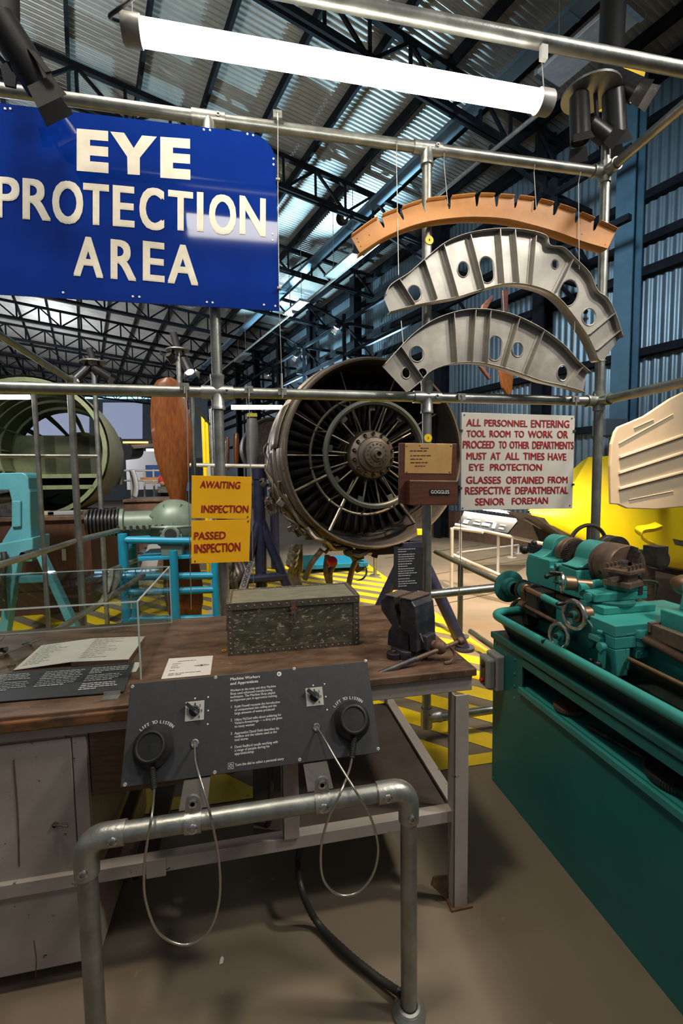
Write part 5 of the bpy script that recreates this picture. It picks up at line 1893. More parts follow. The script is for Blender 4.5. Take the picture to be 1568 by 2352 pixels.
for k in range(10):
    a = 2 * PI * k / 10 + .2
    e = EXX * math.cos(a) + Z_ * math.sin(a)
    b.cyl(E3(0, 0, .08) + e * ER * .57, E3(-.015, -.01, .26) + e * ER * .66, .009, n=6)
    b.sphere(E3(-.015, -.01, .26) + e * ER * .66, .02, 8)
part('fuel_ring', b, 'engine_strut', en)
hub = part('hub', MB().lathe([(.001, -.02), (.025, -.02), (.028, -.018), (.05, -.012), (.062, -.012), (.066, -.004), (.066, .0), (.115, .008), (.12, .016), (.12, .05), (.155, .06), (.165, .075), (.165, .095), (.215, .12), (.235, .16), (.235, .30), (.20, .55)], E3(0, 0, .02), EA, 56), 'engine_case', en)
b = MB()
for k in range(16):
    a = 2 * PI * k / 16
    e = EXX * math.cos(a) + Z_ * math.sin(a)
    b.lathe([(.008, -.005), (.008, -.013), (.001, -.013)], E3(0, 0, .03) + e * .092, EA, 6)
parts('hub_bolt', b, 'dark_iron', hub)
part('hub_nut', MB().lathe([(.042, -.02), (.042, -.05), (.026, -.05), (.024, -.02)], E3(0, 0, .02), EA, 6), 'engine_strut', hub)
part('hub_bore', MB().lathe([(.022, -.022), (.001, -.022)], E3(0, 0, .02), EA, 4), 'matt_black', hub)
b = MB()
for k in range(14):
    a = 2 * PI * (k + .5) / 14
    e = EXX * math.cos(a) + Z_ * math.sin(a)
    o = E3(0, 0, .135) + e * .195
    b.lathe([(.016, -.03), (.016, 0), (.010, -.03), (.001, -.02)], o, EA, 8)
parts('hub_socket', b, 'dark_iron', hub)
for k in range(17):
    a = 2 * PI * k / 17 + .1
    e = EXX * math.cos(a) + Z_ * math.sin(a)
    f_ = EXX * -math.sin(a) + Z_ * math.cos(a)
    part('spoke', MB().cyl(E3(0, 0, .20) + e * .225, E3(0, 0, .20) + e * ER * .56, .010, .008, n=8), 'engine_strut', en)
for k in range(9):
    a = R(12 + 40 * k)
    e = EXX * math.cos(a) + Z_ * math.sin(a)
    f_ = EXX * -math.sin(a) + Z_ * math.cos(a)
    o = E3(0, 0, .10) + e * ER * .515
    part('green_tab', MB().prism([o + e * .035 - f_ * .028, o + e * .035 + f_ * .028, o - e * .03 + f_ * .028, o - e * .03 - f_ * .028], EA * .012), 'engine_ring', en, smooth=0)
for a, w_ in ((180, .016), (204, .030), (240, .034), (152, .012), (305, .03), (340, .02), (30, .02), (70, .016), (110, .014)):
    a = R(a)
    e = EXX * math.cos(a) + Z_ * math.sin(a)
    part('radial_strut', MB().cyl(E3(0, 0, .30) + e * .22, E3(0, 0, .22) + e * ER * .965, w_ * .42, w_ * .55, n=10), 'engine_strut', en)
# casing dress: plates, pipes, boxes on the left flank and below
rnd = random.Random(5)


def on_case(a, r_, h_):
    e = EXX * math.cos(a) + Z_ * math.sin(a)
    return EC + EA * h_ + e * ER * r_


for (a0, a1, h0, h1) in ((150, 176, .12, .62), (178, 200, .38, .72), (203, 225, .15, .7)):
    rows = [[on_case(R(a0 + (a1 - a0) * i / 8), 1.062 + .012 * (k % 2 == 1), h0 + (h1 - h0) * k / 2) for i in range(9)] for k in range(3)]
    part('access_panel', MB().grid(rows), 'engine_case', en, solid=.008, smooth=50)
for i, (a0, a1, h_, r_, rr) in enumerate(((195, 262, .20, 1.075, .018), (190, 250, .46, 1.10, .014), (212, 275, .62, 1.09, .022), (200, 300, .9, 1.08, .016), (225, 268, .12, 1.10, .026), (255, 300, .3, 1.12, .02), (172, 215, .55, 1.11, .012), (185, 232, .34, 1.14, .010))):
    path = [on_case(R(a0 + (a1 - a0) * k / 16), r_ + .02 * math.sin(k * 1.3 + i), h_ + .05 * math.sin(k * .7 + i * 2)) for k in range(17)]
    part('pipe', MB().tube(path, rr, 8), 'engine_case' if i % 2 else 'engine_strut', en)
for i in range(26):
    a, h_ = R(rnd.uniform(192, 300)), rnd.uniform(.1, 1.4)
    p = on_case(a, 1.10 + rnd.uniform(0, .07), h_)
    s_ = rnd.uniform(.05, .12)
    b = MB()
    if i % 3 == 0:
        b.cyl(p - EA * s_ * .7, p + EA * s_ * .7, s_ * .5, n=12)
        b.cyl(p, p + Vector((rnd.uniform(-.08, .08), 0, -.07)), s_ * .3, n=8)
    else:
        b.box(p, (s_, s_ * 1.3, s_ * .8), Matrix.Rotation(rnd.uniform(0, 3), 3, 'Y'))
        b.cyl(p, p + Z_ * s_ * .8, s_ * .22, n=8)
    part('accessory', b, ('engine_case', 'dark_iron', 'engine_strut')[i % 3], en, bevel=.006)
for (px, py, Y, m_) in ((650, 974, 4.25, 'yellow_disc'), (963, 1222, 3.96, 'yellow_disc'), (762, 1289, 4.3, 'red_knob')):
    p = at(px, py, Y)
    part('tag', MB().box(p, (.05, .02, .06)) if m_ == 'yellow_disc' else MB().lathe([(.05, 0), (.05, .03), (.02, .04), (.001, .04)], p, (0, -1, 0), 16), m_, en, bevel=.004, smooth=40)
for x0, y0, x1, y1 in ((740, 1262, 700, 1330), (752, 1275, 757, 1345), (770, 1290, 758, 1340), (835, 1255, 800, 1345)):
    part('hanging_pipe', MB().tube(bez([at(x0, y0, 4.5), at((x0 + x1) / 2 - 6, (y0 + y1) / 2, 4.5), at(x1, y1, 4.55)], 6), .03, 8), 'engine_case', en)
for k in range(4):
    part('hanging_pipe', MB().tube(bez([at(672 + 6 * k, 1250, 4.7), at(676 + 5 * k, 1285 + 5 * k, 4.7), at(664 + 7 * k, 1320, 4.8), at(680 + 4 * k, 1355, 4.8)], 6), .022, 8), 'engine_strut', en)
b = MB()
for k in range(3):
    b.lathe([(.055, -.03), (.055, .03), (.03, .035)], at(676 - 3 * k, 1262 + 15 * k, 4.6), (.6, -.8, 0), 14)
parts('valve_cap', b, 'machined', en)
p = at(823, 1313, 5.0)
b = MB().lathe([(.10, -.03), (.10, .03)], p, EA, 20)
b.cyl(p, p + Vector((-.1, 0, .3)), .03, n=10)
part('pump', b, 'rust', en)

# front cradle (right) and rear jack (left)
cr = thing('engine_cradle', 'navy tubular stand with splayed legs under the right of the jet engine', 'stand', on(1000, 1440, 0))
ap = at(948, 1262, 4.0)
foot = on(1066, 1492, 0)
part('leg', MB().cyl(ap + Vector((.05, 0, 0)), foot, .055, n=20), 'navy_steel', cr)
f2 = ap + Vector((-.42, .25, 0))
f2.z = 0
part('leg', MB().cyl(ap + Vector((-.06, 0, 0)), f2, .05, n=20), 'navy_steel', cr)
f3 = Vector((ap.x - .02, ap.y + .02, 0))
part('leg', MB().cyl(ap, f3, .055, n=20), 'navy_steel', cr)
b = MB()
for q_ in (foot, f2, f3):
    b.cyl(Vector((q_.x, q_.y, 0)), Vector((q_.x, q_.y, .03)), .09, n=20)
parts('foot_pad', b, 'navy_steel', cr)
b = MB().box(ap + Vector((0, .02, .02)), (.22, .14, .10))
b.beam(ap + Vector((0, 0, .02)), (EC.x, EC.y + .3, EC.z - ER * 1.1), .09, .09)
part('saddle', b, 'navy_steel', cr, smooth=0)
jk = thing('engine_jack', 'navy blue tripod jack with a tall round column left of the jet engine', 'jack', on(600, 1340, 0))
JY = 5.2
jb = at(600, 1335, JY)
jt = at(600, 1076, JY)
jz0 = 0.0
part('column', MB().cyl((jb.x, JY, jz0), (jb.x, JY, jt.z - .04), .066, n=24), 'navy_steel', jk)
part('collar', MB().cyl((jb.x, JY, jt.z - .12), (jb.x, JY, jt.z), .078, n=24), 'navy_steel', jk)
jm = at(600, 1190, JY)
for dx, dy in ((.34, -.05), (-.28, -.15), (.02, .45)):
    part('leg', MB().cyl((jb.x, JY, jm.z), (jb.x + dx * 1.25, JY + dy, 0), .055, n=16), 'navy_steel', jk)
zc = at(600, 1325, JY).z
part('brace', MB().cyl((jb.x - .2, JY - .1, zc), (jb.x + .27, JY - .04, zc), .05, n=14), 'navy_steel', jk)
part('plate', MB().box(at(601, 1101, JY - .07), (.06, .006, .03)), 'machined', jk, smooth=0)

# ============================================================ WOODEN PROPELLER + GREEN GEARBOX + BLUE TUBE STAND
PY = 4.35
gx = at(402, 1205, PY)
gb2 = thing('propeller_gearbox', 'grey green cast gearbox with a black ribbed cylinder, carrying the wooden propeller', 'gearbox', gx)
GG = 'gear_green'
ax = Vector((-.99, -.12, .0)).normalized()
part('gearcase', MB().lathe([(.001, .0), (.12, 0), (.135, .01), (.135, .03), (.112, .035), (.112, .33), (.135, .34), (.135, .37), (.001, .37)], at(372, 1200, PY) + ax * -.03, ax, 40), GG, gb2)
dm = MB().sphere(gx + Vector((.0, 0, .0)), .235, 36, (1, .8, 1.0))
part('dome', dm, GG, gb2)
b = MB()
b.torus(gx, (0, 0, 1), .245, .016, 40, 6)
b.box(gx + ax * .22, (.46, .30, .03))
part('flange', b, GG, gb2, smooth=30)
b = MB()
for k in range(9):
    b.cyl(gx + ax * (.03 + .05 * k) + Vector((0, -.165, -.02)), gx + ax * (.03 + .05 * k) + Vector((0, -.165, .02)), .012, n=8)
parts('flange_bolt', b, 'dark_iron', gb2)
b = MB().cyl(gx + Vector((0, -.15, -.06)), gx + Vector((0, -.26, -.06)), .075, n=24)
b.bb((gx.x - .09, gx.y - .24, gx.z - .25), (gx.x + .09, gx.y - .1, gx.z - .06))
part('front_boss', b, GG, gb2, bevel=.01)
part('boss_bore', MB().cyl(gx + Vector((0, -.261, -.06)), gx + Vector((0, -.264, -.06)), .05, n=20), 'matt_black', gb2)
b = MB()
for k in range(4):
    a = R(30 + 40 * k)
    b.beam(gx + Vector((0, -.19, .0)), gx + Vector((math.cos(a) * .22, -.10, math.sin(a) * .2)), .015, .02)
part('rib', b, GG, gb2, smooth=0)
cyl0 = at(290, 1199, PY)
prof = [(.001, 0), (.075, 0), (.075, .05)]
for k in range(9):
    h_ = .05 + .029 * k
    prof += [(.098, h_), (.124, h_ + .004), (.127, h_ + .011), (.124, h_ + .018), (.098, h_ + .022)]
prof += [(.10, .315), (.001, .32)]
part('ribbed_cylinder', MB().lathe(prof, cyl0, ax, 40), 'black', gb2, smooth=50)
part('cylinder_neck', MB().lathe([(.10, -.02), (.10, .06), (.07, .065)], cyl0, ax, 32), 'dark_steel', gb2)


def blade(nm, outline, Y, m, par, thick=.035, dy=.0):
    """propeller blade from paired left/right pixel edges, lens-shaped section with twist"""
    rows_f, rows_b = [], []
    n_ = len(outline)
    for i, (yy_, xl, xr) in enumerate(outline):
        L_, R_ = at(xl, yy_, Y), at(xr, yy_, Y)
        tw = dy * (i / (n_ - 1) - .3)
        f_, bk_ = [], []
        for k in range(9):
            u_ = k / 8
            p = L_.lerp(R_, u_) + Vector((0, tw * (u_ - .5), 0))
            th_ = thick * math.sin(PI * min(max(u_, .0), 1)) ** .7 * (.35 + .65 * i / (n_ - 1))
            f_.append(p + Vector((0, -th_, 0)))
            bk_.append(p + Vector((0, th_ * .5, 0)))
        rows_f.append(f_)
        rows_b.append(bk_)
    b = MB()
    rows = [f_ + bk_[::-1] for f_, bk_ in zip(rows_f, rows_b)]
    rows = [r_ + [r_[0]] for r_ in rows]
    b.grid(rows)
    b.add(rows[0][:-1], [tuple(range(18))])
    b.add(rows[-1][:-1], [tuple(range(18))])
    return part(nm, b, m, par, smooth=60)


pro = thing('wooden_propeller', 'tall varnished wooden propeller standing upright behind the green gearbox', 'propeller', gx + Vector((0, .05, 0)))
PYB = PY + .02
blade('blade', [(868, 372, 394), (872, 361, 404), (880, 355, 411), (895, 350, 419), (920, 346.5, 427), (950, 345.5, 434), (985, 347, 439), (1020, 351, 440), (1050, 357, 437), (1080, 366, 433), (1110, 378, 429), (1140, 390, 426), (1165, 398, 426), (1185, 402, 430)], PYB, 'prop_wood', pro, .05, .10)
blade('blade', [(1235, 385, 432), (1260, 378, 443), (1290, 376, 454), (1320, 375, 462), (1350, 376, 466), (1385, 380, 466), (1410, 386, 460), (1425, 395, 450)][::-1], PYB, 'prop_wood', pro, .05, .10)
part('root', MB().cyl(at(415, 1180, PYB), at(412, 1250, PYB), .075, n=20), 'prop_wood', pro)

ts = thing('tube_stand', 'bright blue tubular stand holding the green gearbox and wooden propeller', 'stand', (gx.x, PY, 0))
TC = 'cyan_tube'


def tb_(x0, y0, x1, y1, Y0, Y1=None, r=.032, nm='tube'):
    return part(nm, MB().cyl(at(x0, y0, Y0), at(x1, y1, Y0 if Y1 is None else Y1), r, n=14), TC, ts)


for px, py, Y in ((281, 1226, PY - .25), (493, 1240, PY - .25), (304, 1232, PY + .35), (398, 1265, PY - .3)):
    p = at(px, py, Y)
    part('leg', MB().cyl((p.x, p.y, 0), p, .038 if px != 398 else .034, n=16), TC, ts)
tb_(281, 1240, 493, 1243, PY - .25)
tb_(304, 1232, 500, 1230, PY + .35)
tb_(281, 1325, 493, 1322, PY - .25)
tb_(281, 1362, 493, 1354, PY - .25)
tb_(281, 1424, 493, 1420, PY - .25)
tb_(281, 1240, 304, 1232, PY - .25, PY + .35)
tb_(493, 1243, 500, 1230, PY - .25, PY + .35)
part('cradle', MB().box(gx + Vector((-.02, -.02, -.26)), (.5, .5, .03)), TC, ts, bevel=.004, smooth=0)

# ============================================================ LIGHT BLUE C-FRAME PRESS at the left
QY = 5.0
bp_ = thing('press_machine', 'pale blue C-frame machine on splayed legs at the left edge, behind the display case', 'press', on(60, 1400, 0))


def outl(pts, Y, depth, nm, m='press_blue', bev=.012):
    P = [at(x, y, Y) for x, y in pts]
    return part(nm, MB().prism(P, (0, depth, 0)), m, bp_, bevel=bev, smooth=0)


outl([(-60, 1088), (50, 1085), (60, 1089), (65, 1098), (66, 1122), (69, 1130), (69, 1185), (72, 1240), (74, 1290), (-10, 1292), (5, 1242), (26, 1208), (26, 1150), (20, 1126), (-60, 1128)], QY, .30, 'frame')
outl([(26, 1150), (47, 1150), (47, 1210), (26, 1212)], QY - .03, .06, 'rib_pad')
outl([(-10, 1250), (75, 1235), (75, 1268), (20, 1284), (-10, 1282)], QY - .06, .4, 'base')
for pts in ([(20, 1265), (46, 1262), (24, 1400), (2, 1408)], [(74, 1262), (92, 1266), (128, 1342), (112, 1346)]):
    P4 = [at(x, y, QY - .05) for x, y in pts]
    for a_, c_ in ((1, 2), (0, 3)):
        d_ = P4[c_] - P4[a_]
        P4[c_] = P4[a_] + d_ * (P4[a_].z / -d_.z)
    part('leg', MB().prism(P4, (0, .12, 0)), 'press_blue', bp_, bevel=.012, smooth=0)
outl([(20, 1324), (110, 1322), (112, 1338), (20, 1342)], QY, .08, 'cross_bar')
b = MB().cyl(at(-20, 1150, QY + .12), at(40, 1138, QY + .12), .05, n=16)
part('spindle', b, 'dark_iron', bp_)
b = MB().tube(bez([at(8, 1268, QY - .1), at(10, 1290, QY - .12), at(6, 1330, QY - .12), at(10, 1400, QY - .1)], 6), .028, 8)
part('cable', b, 'hose', bp_)

# ============================================================ LEFT: fuselage nose section
FY = 7.4
fc = at(68, 1030, FY)
FR = (at(68, 862, FY) - at(68, 1198, FY)).length / 2 * .98
fu = thing('fuselage_section', 'green aircraft nose section cut open, ribs and cockpit windows visible inside, at the left', 'aircraft', (fc.x, fc.y, 0))
FA = Vector((-.09, .996, .0)).normalized()
FXX = Vector((FA.y, -FA.x, 0))


def F3(ang, r_, h_, squash=1.0):
    return fc + FA * h_ + (FXX * math.cos(ang) + Z_ * math.sin(ang) * squash) * (FR * r_)


ring = [(1.0, 0), (1.0, .25), (.995, .6), (.985, 1.0), (.96, 1.4), (.92, 1.8), (.85, 2.2), (.75, 2.6), (.60, 3.0), (.40, 3.3), (.15, 3.45)]
NA = 64
sk, ln_ = MB(), MB()
fsk = []
for i in range(len(ring) - 1):
    for k in range(NA):
        am = 360 * (k + .5) / NA
        if i in (6, 7) and 28 < am < 152 and k % 5:
            continue
        fsk.append((i * NA + k, i * NA + (k + 1) % NA, (i + 1) * NA + (k + 1) % NA, (i + 1) * NA + k))
pts = [F3(2 * PI * k / NA, r_ * 1.015, h_) - Z_ * (.12 * (h_ / 3.4) ** 2 * FR) for r_, h_ in ring for k in range(NA)]
part('skin', MB().add(pts, fsk), 'fus_skin', fu, smooth=60)
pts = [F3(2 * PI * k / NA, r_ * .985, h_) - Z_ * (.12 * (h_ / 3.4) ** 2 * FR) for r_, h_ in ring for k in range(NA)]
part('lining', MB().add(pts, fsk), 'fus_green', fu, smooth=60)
for k_, h_ in enumerate((.0, .28, .56, .85, 1.15, 1.5, 1.9)):
    rr = 1.0
    for (r0, h0), (r1, h1) in zip(ring, ring[1:]):
        if h0 <= h_ <= h1:
            rr = r0 + (r1 - r0) * (h_ - h0) / (h1 - h0)
    w_ = .055 if k_ else .075
    dz = Z_ * (.12 * (h_ / 3.4) ** 2 * FR)
    prof = [(FR * rr * .985, 0), (FR * (rr - w_), 0), (FR * (rr - w_), .05), (FR * rr * .985, .05)]
    part('frame_rib', MB().lathe(prof, fc + FA * h_ - dz, FA, 64), 'fus_rib', fu)
for a in range(20, 350, 22):
    if 35 < a < 150:
        continue
    pth = [F3(R(a), r_ * .965, h_) - Z_ * (.12 * (h_ / 3.4) ** 2 * FR) for r_, h_ in ring[:8]]
    part('stringer', MB().tube(pth, .022, 5), 'fus_rib', fu)
b = MB()
for u0, u1, z_ in ((-.86, .86, -.42), (-.78, .78, -.58)):
    c0_, c1_ = fc + FXX * (u0 * FR) + Z_ * (z_ * FR), fc + FXX * (u1 * FR) + Z_ * (z_ * FR)
    b.prism([c0_, c1_, c1_ + FA * 1.9, c0_ + FA * 1.9], Z_ * .06)
part('cabin_floor', b, 'fus_rib', fu, smooth=0)
b = MB()
for u_ in (-.55, .0, .5):
    c0_ = fc + FXX * (u_ * FR) + Z_ * (-.1 * FR) + FA * 2.0
    b.box(c0_, (.75, .2, .9), Matrix((FXX, FA, Z_)).transposed())
part('instrument_panel', b, 'fus_green', fu, smooth=0)
b = MB().box(fc + FA * 1.2 - Z_ * (FR + .1), (1.5, 1.6, .3), Matrix((FXX, FA, Z_)).transposed())
b.bb((fc.x - .1, fc.y + .6, 0), (fc.x + 1.1, fc.y + 1.4, fc.z - FR))
part('support', b, 'dark_wood', fu, smooth=0)

# workshop benches with tools below it
def desk(lb, x0, x1, Y0, Y1, zt, m='dark_wood'):
    t = thing('wooden_counter', lb, 'counter', ((x0 + x1) / 2, Y0, 0))
    part('counter_top', MB().bb((x0, Y0 - .06, zt - .05), (x1 + .06, Y1, zt)), 'wood_top', t, bevel=.006, smooth=0)
    part('counter_body', MB().bb((x0, Y0, 0), (x1, Y1 - .03, zt - .05)), m, t, smooth=0)
    return t


p = at(205, 1183, 6.0)
d1 = desk('dark plank-fronted wooden counter with tools on top, under the green fuselage', -4.6, p.x, 6.0, 7.2, p.z)
part('knee_panel', MB().bb((p.x - .9, 5.985, .3), (p.x - .1, 6.0, p.z - .1)), 'dark_wood', d1, smooth=0)
part('white_label', MB().box(at(147, 1274, 5.97), (.045, .01, .14)), 'pale_panel', d1, smooth=0)
for (x, y, w_, m_, lb) in ((90, 1180, .35, 'cream_panel', 'pale wooden mallet lying on the counter under the fuselage'), (128, 1177, .18, 'pale_panel', 'grey metal block on the counter under the fuselage'), (166, 1179, .2, 'pale_panel', 'grey metal tool at the right end of the counter')):
    q_ = at(x, y, 6.12)
    tag(part('hand_tool', MB().bb((q_.x - w_ / 2, 6.1, p.z), (q_.x + w_ / 2, 6.2, p.z + .05)), m_, bevel=.01, smooth=0), lb, 'tool')
q_ = at(8, 1160, 5.9)
tag(part('control_box', MB().bb((q_.x - .35, 6.05, p.z), (q_.x + .1, 6.3, p.z + .32)), 'dark_steel', bevel=.01, smooth=0), 'small dark control box on the counter at the left edge', 'box')
p2 = at(345, 1146, 9.0)
desk('second brown wooden counter further back, left of the propeller', at(283, 1146, 9.0).x, p2.x + .4, 9.0, 10.2, p2.z, 'brick')

# ============================================================ LEFT FRAME of thin poles with lamp plates
lf = thing('pole_frame', 'thin galvanised poles and rails standing in front of the green fuselage', 'pole frame', at(165, 1400, 3.6))


def vpole(px, py0, Y, z0=0.0, r=.016, par=lf):
    p = at(px, py0, Y)
    return part('post', MB().cyl((p.x, p.y, z0), p, r, n=14), 'galv', par)


vpole(78, 903, 3.4, r=.0155)
vpole(160, 868, 3.3, r=.021)
h0, h1 = at(-40, 1047, 3.32), at(224, 1048, 3.55)
part('rail', MB().cyl(h0, h1, .013, n=12), 'galv', lf)
part('rail', MB().cyl(at(160, 872, 3.3), at(-40, 745, 2.55), .020, n=14), 'galv', lf)
part('rail', MB().cyl(at(176, 1242, 3.3), at(-40, 1310, 2.7), .018, n=14), 'galv', lf)
part('rail', MB().cyl(at(176, 1242, 3.3), at(270, 1218, 4.0), .02, n=14), 'galv', lf)
part('rail', MB().cyl(at(-20, 1545, 2.60), at(330, 1320, 3.6), .019, n=14), 'galv', lf)
part('rail', MB().cyl(at(178, 1340, 3.4), at(330, 1280, 4.6), .02, n=14), 'galv', lf)
b = MB().lathe([(.027, -.05), (.027, .05)], at(70, 1273, 3.0), at(-40, 1310, 2.7) - at(176, 1242, 3.3), 14)
part('pipe_fitting', b, 'dark_steel', lf)


def lamp_plate(nm, lb, px, py, Y, r_, lamps, stem=None, par_pole=True):
    p = at(px, py, Y)
    t = thing(nm, lb, 'spotlight', p)
    part('mount_plate', MB().lathe([(.001, 0), (r_, 0), (r_, .012), (r_ * .8, .016), (.001, .016)], p, Z_, 28), 'chrome_disc', t)
    if stem:
        part('stem', MB().cyl(p + Z_ * .016, at(stem[0], stem[1], Y), stem[2], n=14), 'matt_black', t)
    for (lx, ly, dx, dz, dy, ln, rr, lit) in lamps:
        c = at(lx, ly, Y - .02)
        spot_body(t, c, (dx, dy, dz), ln, rr, lit)
        part('yoke', MB().cyl(c, Vector((c.x + (p.x - c.x) * .4, c.y + (p.y - c.y) * .4, p.z)), .012, n=8), 'matt_black', t)
    return t


lp1 = lamp_plate('spotlight_cluster', 'pair of small spotlights on a round plate above the green fuselage', 215, 833, 4.75, .115, [(190, 856, -.55, -.7, -.3, .18, .042, True), (233, 856, .8, -.5, .2, .16, .04, False)], (205, 800, .03))
vpole(215, 835, 4.75, r=.022, par=lp1)
lp2 = lamp_plate('spotlight_cluster', 'spotlight shining on a round plate above the wooden propeller', 408, 806, 4.75, .11, [(428, 838, .35, -.8, -.4, .19, .047, True), (392, 822, -.2, .3, -.4, .1, .036, False)], (398, 765, .035))
vpole(410, 810, 4.75, r=.026, par=lp2)
# upper right cluster on the frame's corner post
ur = lamp_plate('spotlight_cluster', 'cluster of black spotlights on a chrome plate at top right, on the corner post', 1356, 218, 2.5, .16,
                [(1418, 190, .62, -.62, -.45, .26, .062, True), (1331, 270, -.02, -1, -.1, .27, .055, False), (1410, 262, .2, -.95, .1, .24, .062, False), (1372, 300, .75, -.5, -.1, .13, .05, False)], None)
part('stem', MB().cyl(at(1400, 190, 2.62), at(1412, -90, 2.55), .07, n=20), 'matt_black', ur)
for P_, nm in (([(1402, 148), (1482, 165), (1476, 188), (1466, 200), (1448, 206), (1402, 160)], 'a'), ([(1352, 190), (1384, 190), (1382, 256), (1356, 258)], 'b')):
    tag(part('ochre_plate', MB().prism([at(x, y, 2.72) for x, y in P_], (0, .006, 0)), 'ochre', smooth=0), 'ochre yellow flat plate behind the top right spotlights, ' + ('the larger on the right' if nm == 'a' else 'the smaller on the left'), 'plate')
ul = thing('stage_lamp', 'large black stage lamp with barn doors in the top left corner', 'spotlight', at(40, 120, 2.2))
spot_body(ul, at(45, 120, 2.2), (.5, .35, -.8), .24, .065, False)
b = MB().cyl(at(12, 60, 2.2), at(10, -80, 2.2), .05, n=16)
b.beam(at(12, 50, 2.2), at(48, 150, 2.2), .05, .09)
part('bracket', b, 'matt_black', ul)
b = MB()
part('barn_door', MB().prism([at(x, y, 2.15) for x, y in ((62, 110), (80, 118), (118, 163), (104, 166))], (0, .01, 0)), 'matt_black', ul, smooth=0)
b.prism([at(x, y, 2.25) for x, y in ((0, 150), (40, 130), (35, 200), (10, 195))], (0, .01, 0))
part('barn_door', b, 'matt_black', ul, smooth=0)
p = at(-4, 62, 6)
tag(part('exit_light', MB().box(p, (.06, .03, .16)), 'exit_green', smooth=0), 'small green emergency light at the left edge under the roof', 'light')
for px, py, Y, lb in ((785, 748, 9.5, 'pair of tiny bright spotlights on the gallery rail, nearest the silver ribs'), (690, 814, 11.5, 'pair of tiny spotlights on the gallery rail, middle one above the engine'), (624, 856, 14, 'farthest tiny spotlight on the gallery rail, left of the engine')):
    c = hp(px, py, UB)
    t = thing('gallery_spotlight', lb, 'spotlight', c)
    spot_body(t, c + HU * -.12, (-.6, -.3, -.7), .28, .09, True)
    spot_body(t, c + HU * .15, (-.2, -.7, -.7), .28, .09, False)
p = at(792, 498, 7)
tag(part('loudspeaker', MB().lathe([(.03, 0), (.1, .02), (.15, .2), (.14, .21)], hp(792, 500, 5.6), HU * -.6 + Vector((0, -.6, -.6)), 20), 'matt_black'), 'black round loudspeaker under the roof beside the pale blue cable tray', 'loudspeaker')

# ============================================================ RIGHT: yellow aircraft hull, cream panel
hy = thing('yellow_hull', 'crumpled bright yellow aircraft hull lying behind the lathe at the right', 'aircraft', on(1500, 1330, 0))
secs = [  # px x, top y, bottom y, depth Y of the near face, bulge
    (1212, 1172, 1182, 5.2, .10), (1262, 1148, 1208, 5.05, .22), (1318, 1105, 1240, 4.9, .36), (1350, 1050, 1262, 4.8, .48), (1420, 1046, 1284, 4.6, .58), (1500, 1040, 1298, 4.35, .66), (1580, 1030, 1310, 4.1, .72), (1700, 1010, 1330, 3.7, .78), (1900, 990, 1350, 3.2, .8)]
rows = []
for i, (x, yt, yb, Y, bu) in enumerate(secs):
    T_, B_ = at(x, yt, Y + .25), at(x + 4, yb, Y + .12)
    r_ = []
    for k in range(13):
        a = PI * k / 12
        p = T_.lerp(B_, (1 - math.cos(a)) / 2)
        r_.append(p + Vector((0, -.35 * bu * math.sin(a) + .02 * math.sin(i * 2.1 + k * 1.3), 0)))
    for k in range(1, 8):
        a = PI * k / 8
        p = B_.lerp(T_, (1 - math.cos(a)) / 2)
        r_.append(p + Vector((.1, 1.3 * bu * math.sin(a), 0)))
    rows.append(r_ + [r_[0]])
b = MB().grid(rows)
part('hull_skin', b, 'hull_yellow', hy, smooth=50)
def hs(px, py, Y):
    return at(px, py, Y)
pth = [(1508, 1206, 4.06), (1490, 1212, 4.02), (1466, 1216, 4.04), (1461, 1226, 4.06), (1470, 1236, 4.05), (1490, 1246, 4.02), (1518, 1262, 4.04)]
P_ = bez([hs(x, y, Y - .0) for x, y, Y in pth], 6)
b = MB().grid([[p + Vector((0, .02, .03)) for p in P_], [p + Vector((0, -.07, .0)) for p in P_], [p + Vector((0, -.06, -.035)) for p in P_]])
part('torn_strip', b, 'hull_yellow', hy, solid=.006, smooth=50)
part('torn_hole', MB().prism([hs(x, y, 3.98) for x, y in ((1548, 1238), (1580, 1244), (1580, 1258), (1553, 1252))], (0, .02, 0)), 'hull_shadow', hy, smooth=0)
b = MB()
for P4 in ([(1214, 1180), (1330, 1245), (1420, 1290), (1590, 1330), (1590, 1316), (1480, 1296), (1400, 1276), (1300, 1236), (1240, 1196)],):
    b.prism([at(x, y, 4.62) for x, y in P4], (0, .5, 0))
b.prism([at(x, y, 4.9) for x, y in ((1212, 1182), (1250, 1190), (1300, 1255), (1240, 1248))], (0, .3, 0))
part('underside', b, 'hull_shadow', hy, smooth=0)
part('torn_edge', MB().prism([at(x, y, 4.85) for x, y in ((1216, 1180), (1222, 1192), (1240, 1204), (1244, 1216), (1208, 1194))], (0, .05, 0)), 'pale_panel', hy, smooth=0)
b = MB()
for x in (1480, 1680):
    p = at(x, 1300, 4.5)
    b.bb((p.x - .1, 4.45, 0), (p.x + .1, 4.7, p.z + .1))
p = at(1310, 1235, 5.1)
b.bb((p.x - .1, 5.1, 0), (p.x + .1, 5.3, p.z + .05))
part('trestle', b, 'dark_iron', hy, smooth=0)

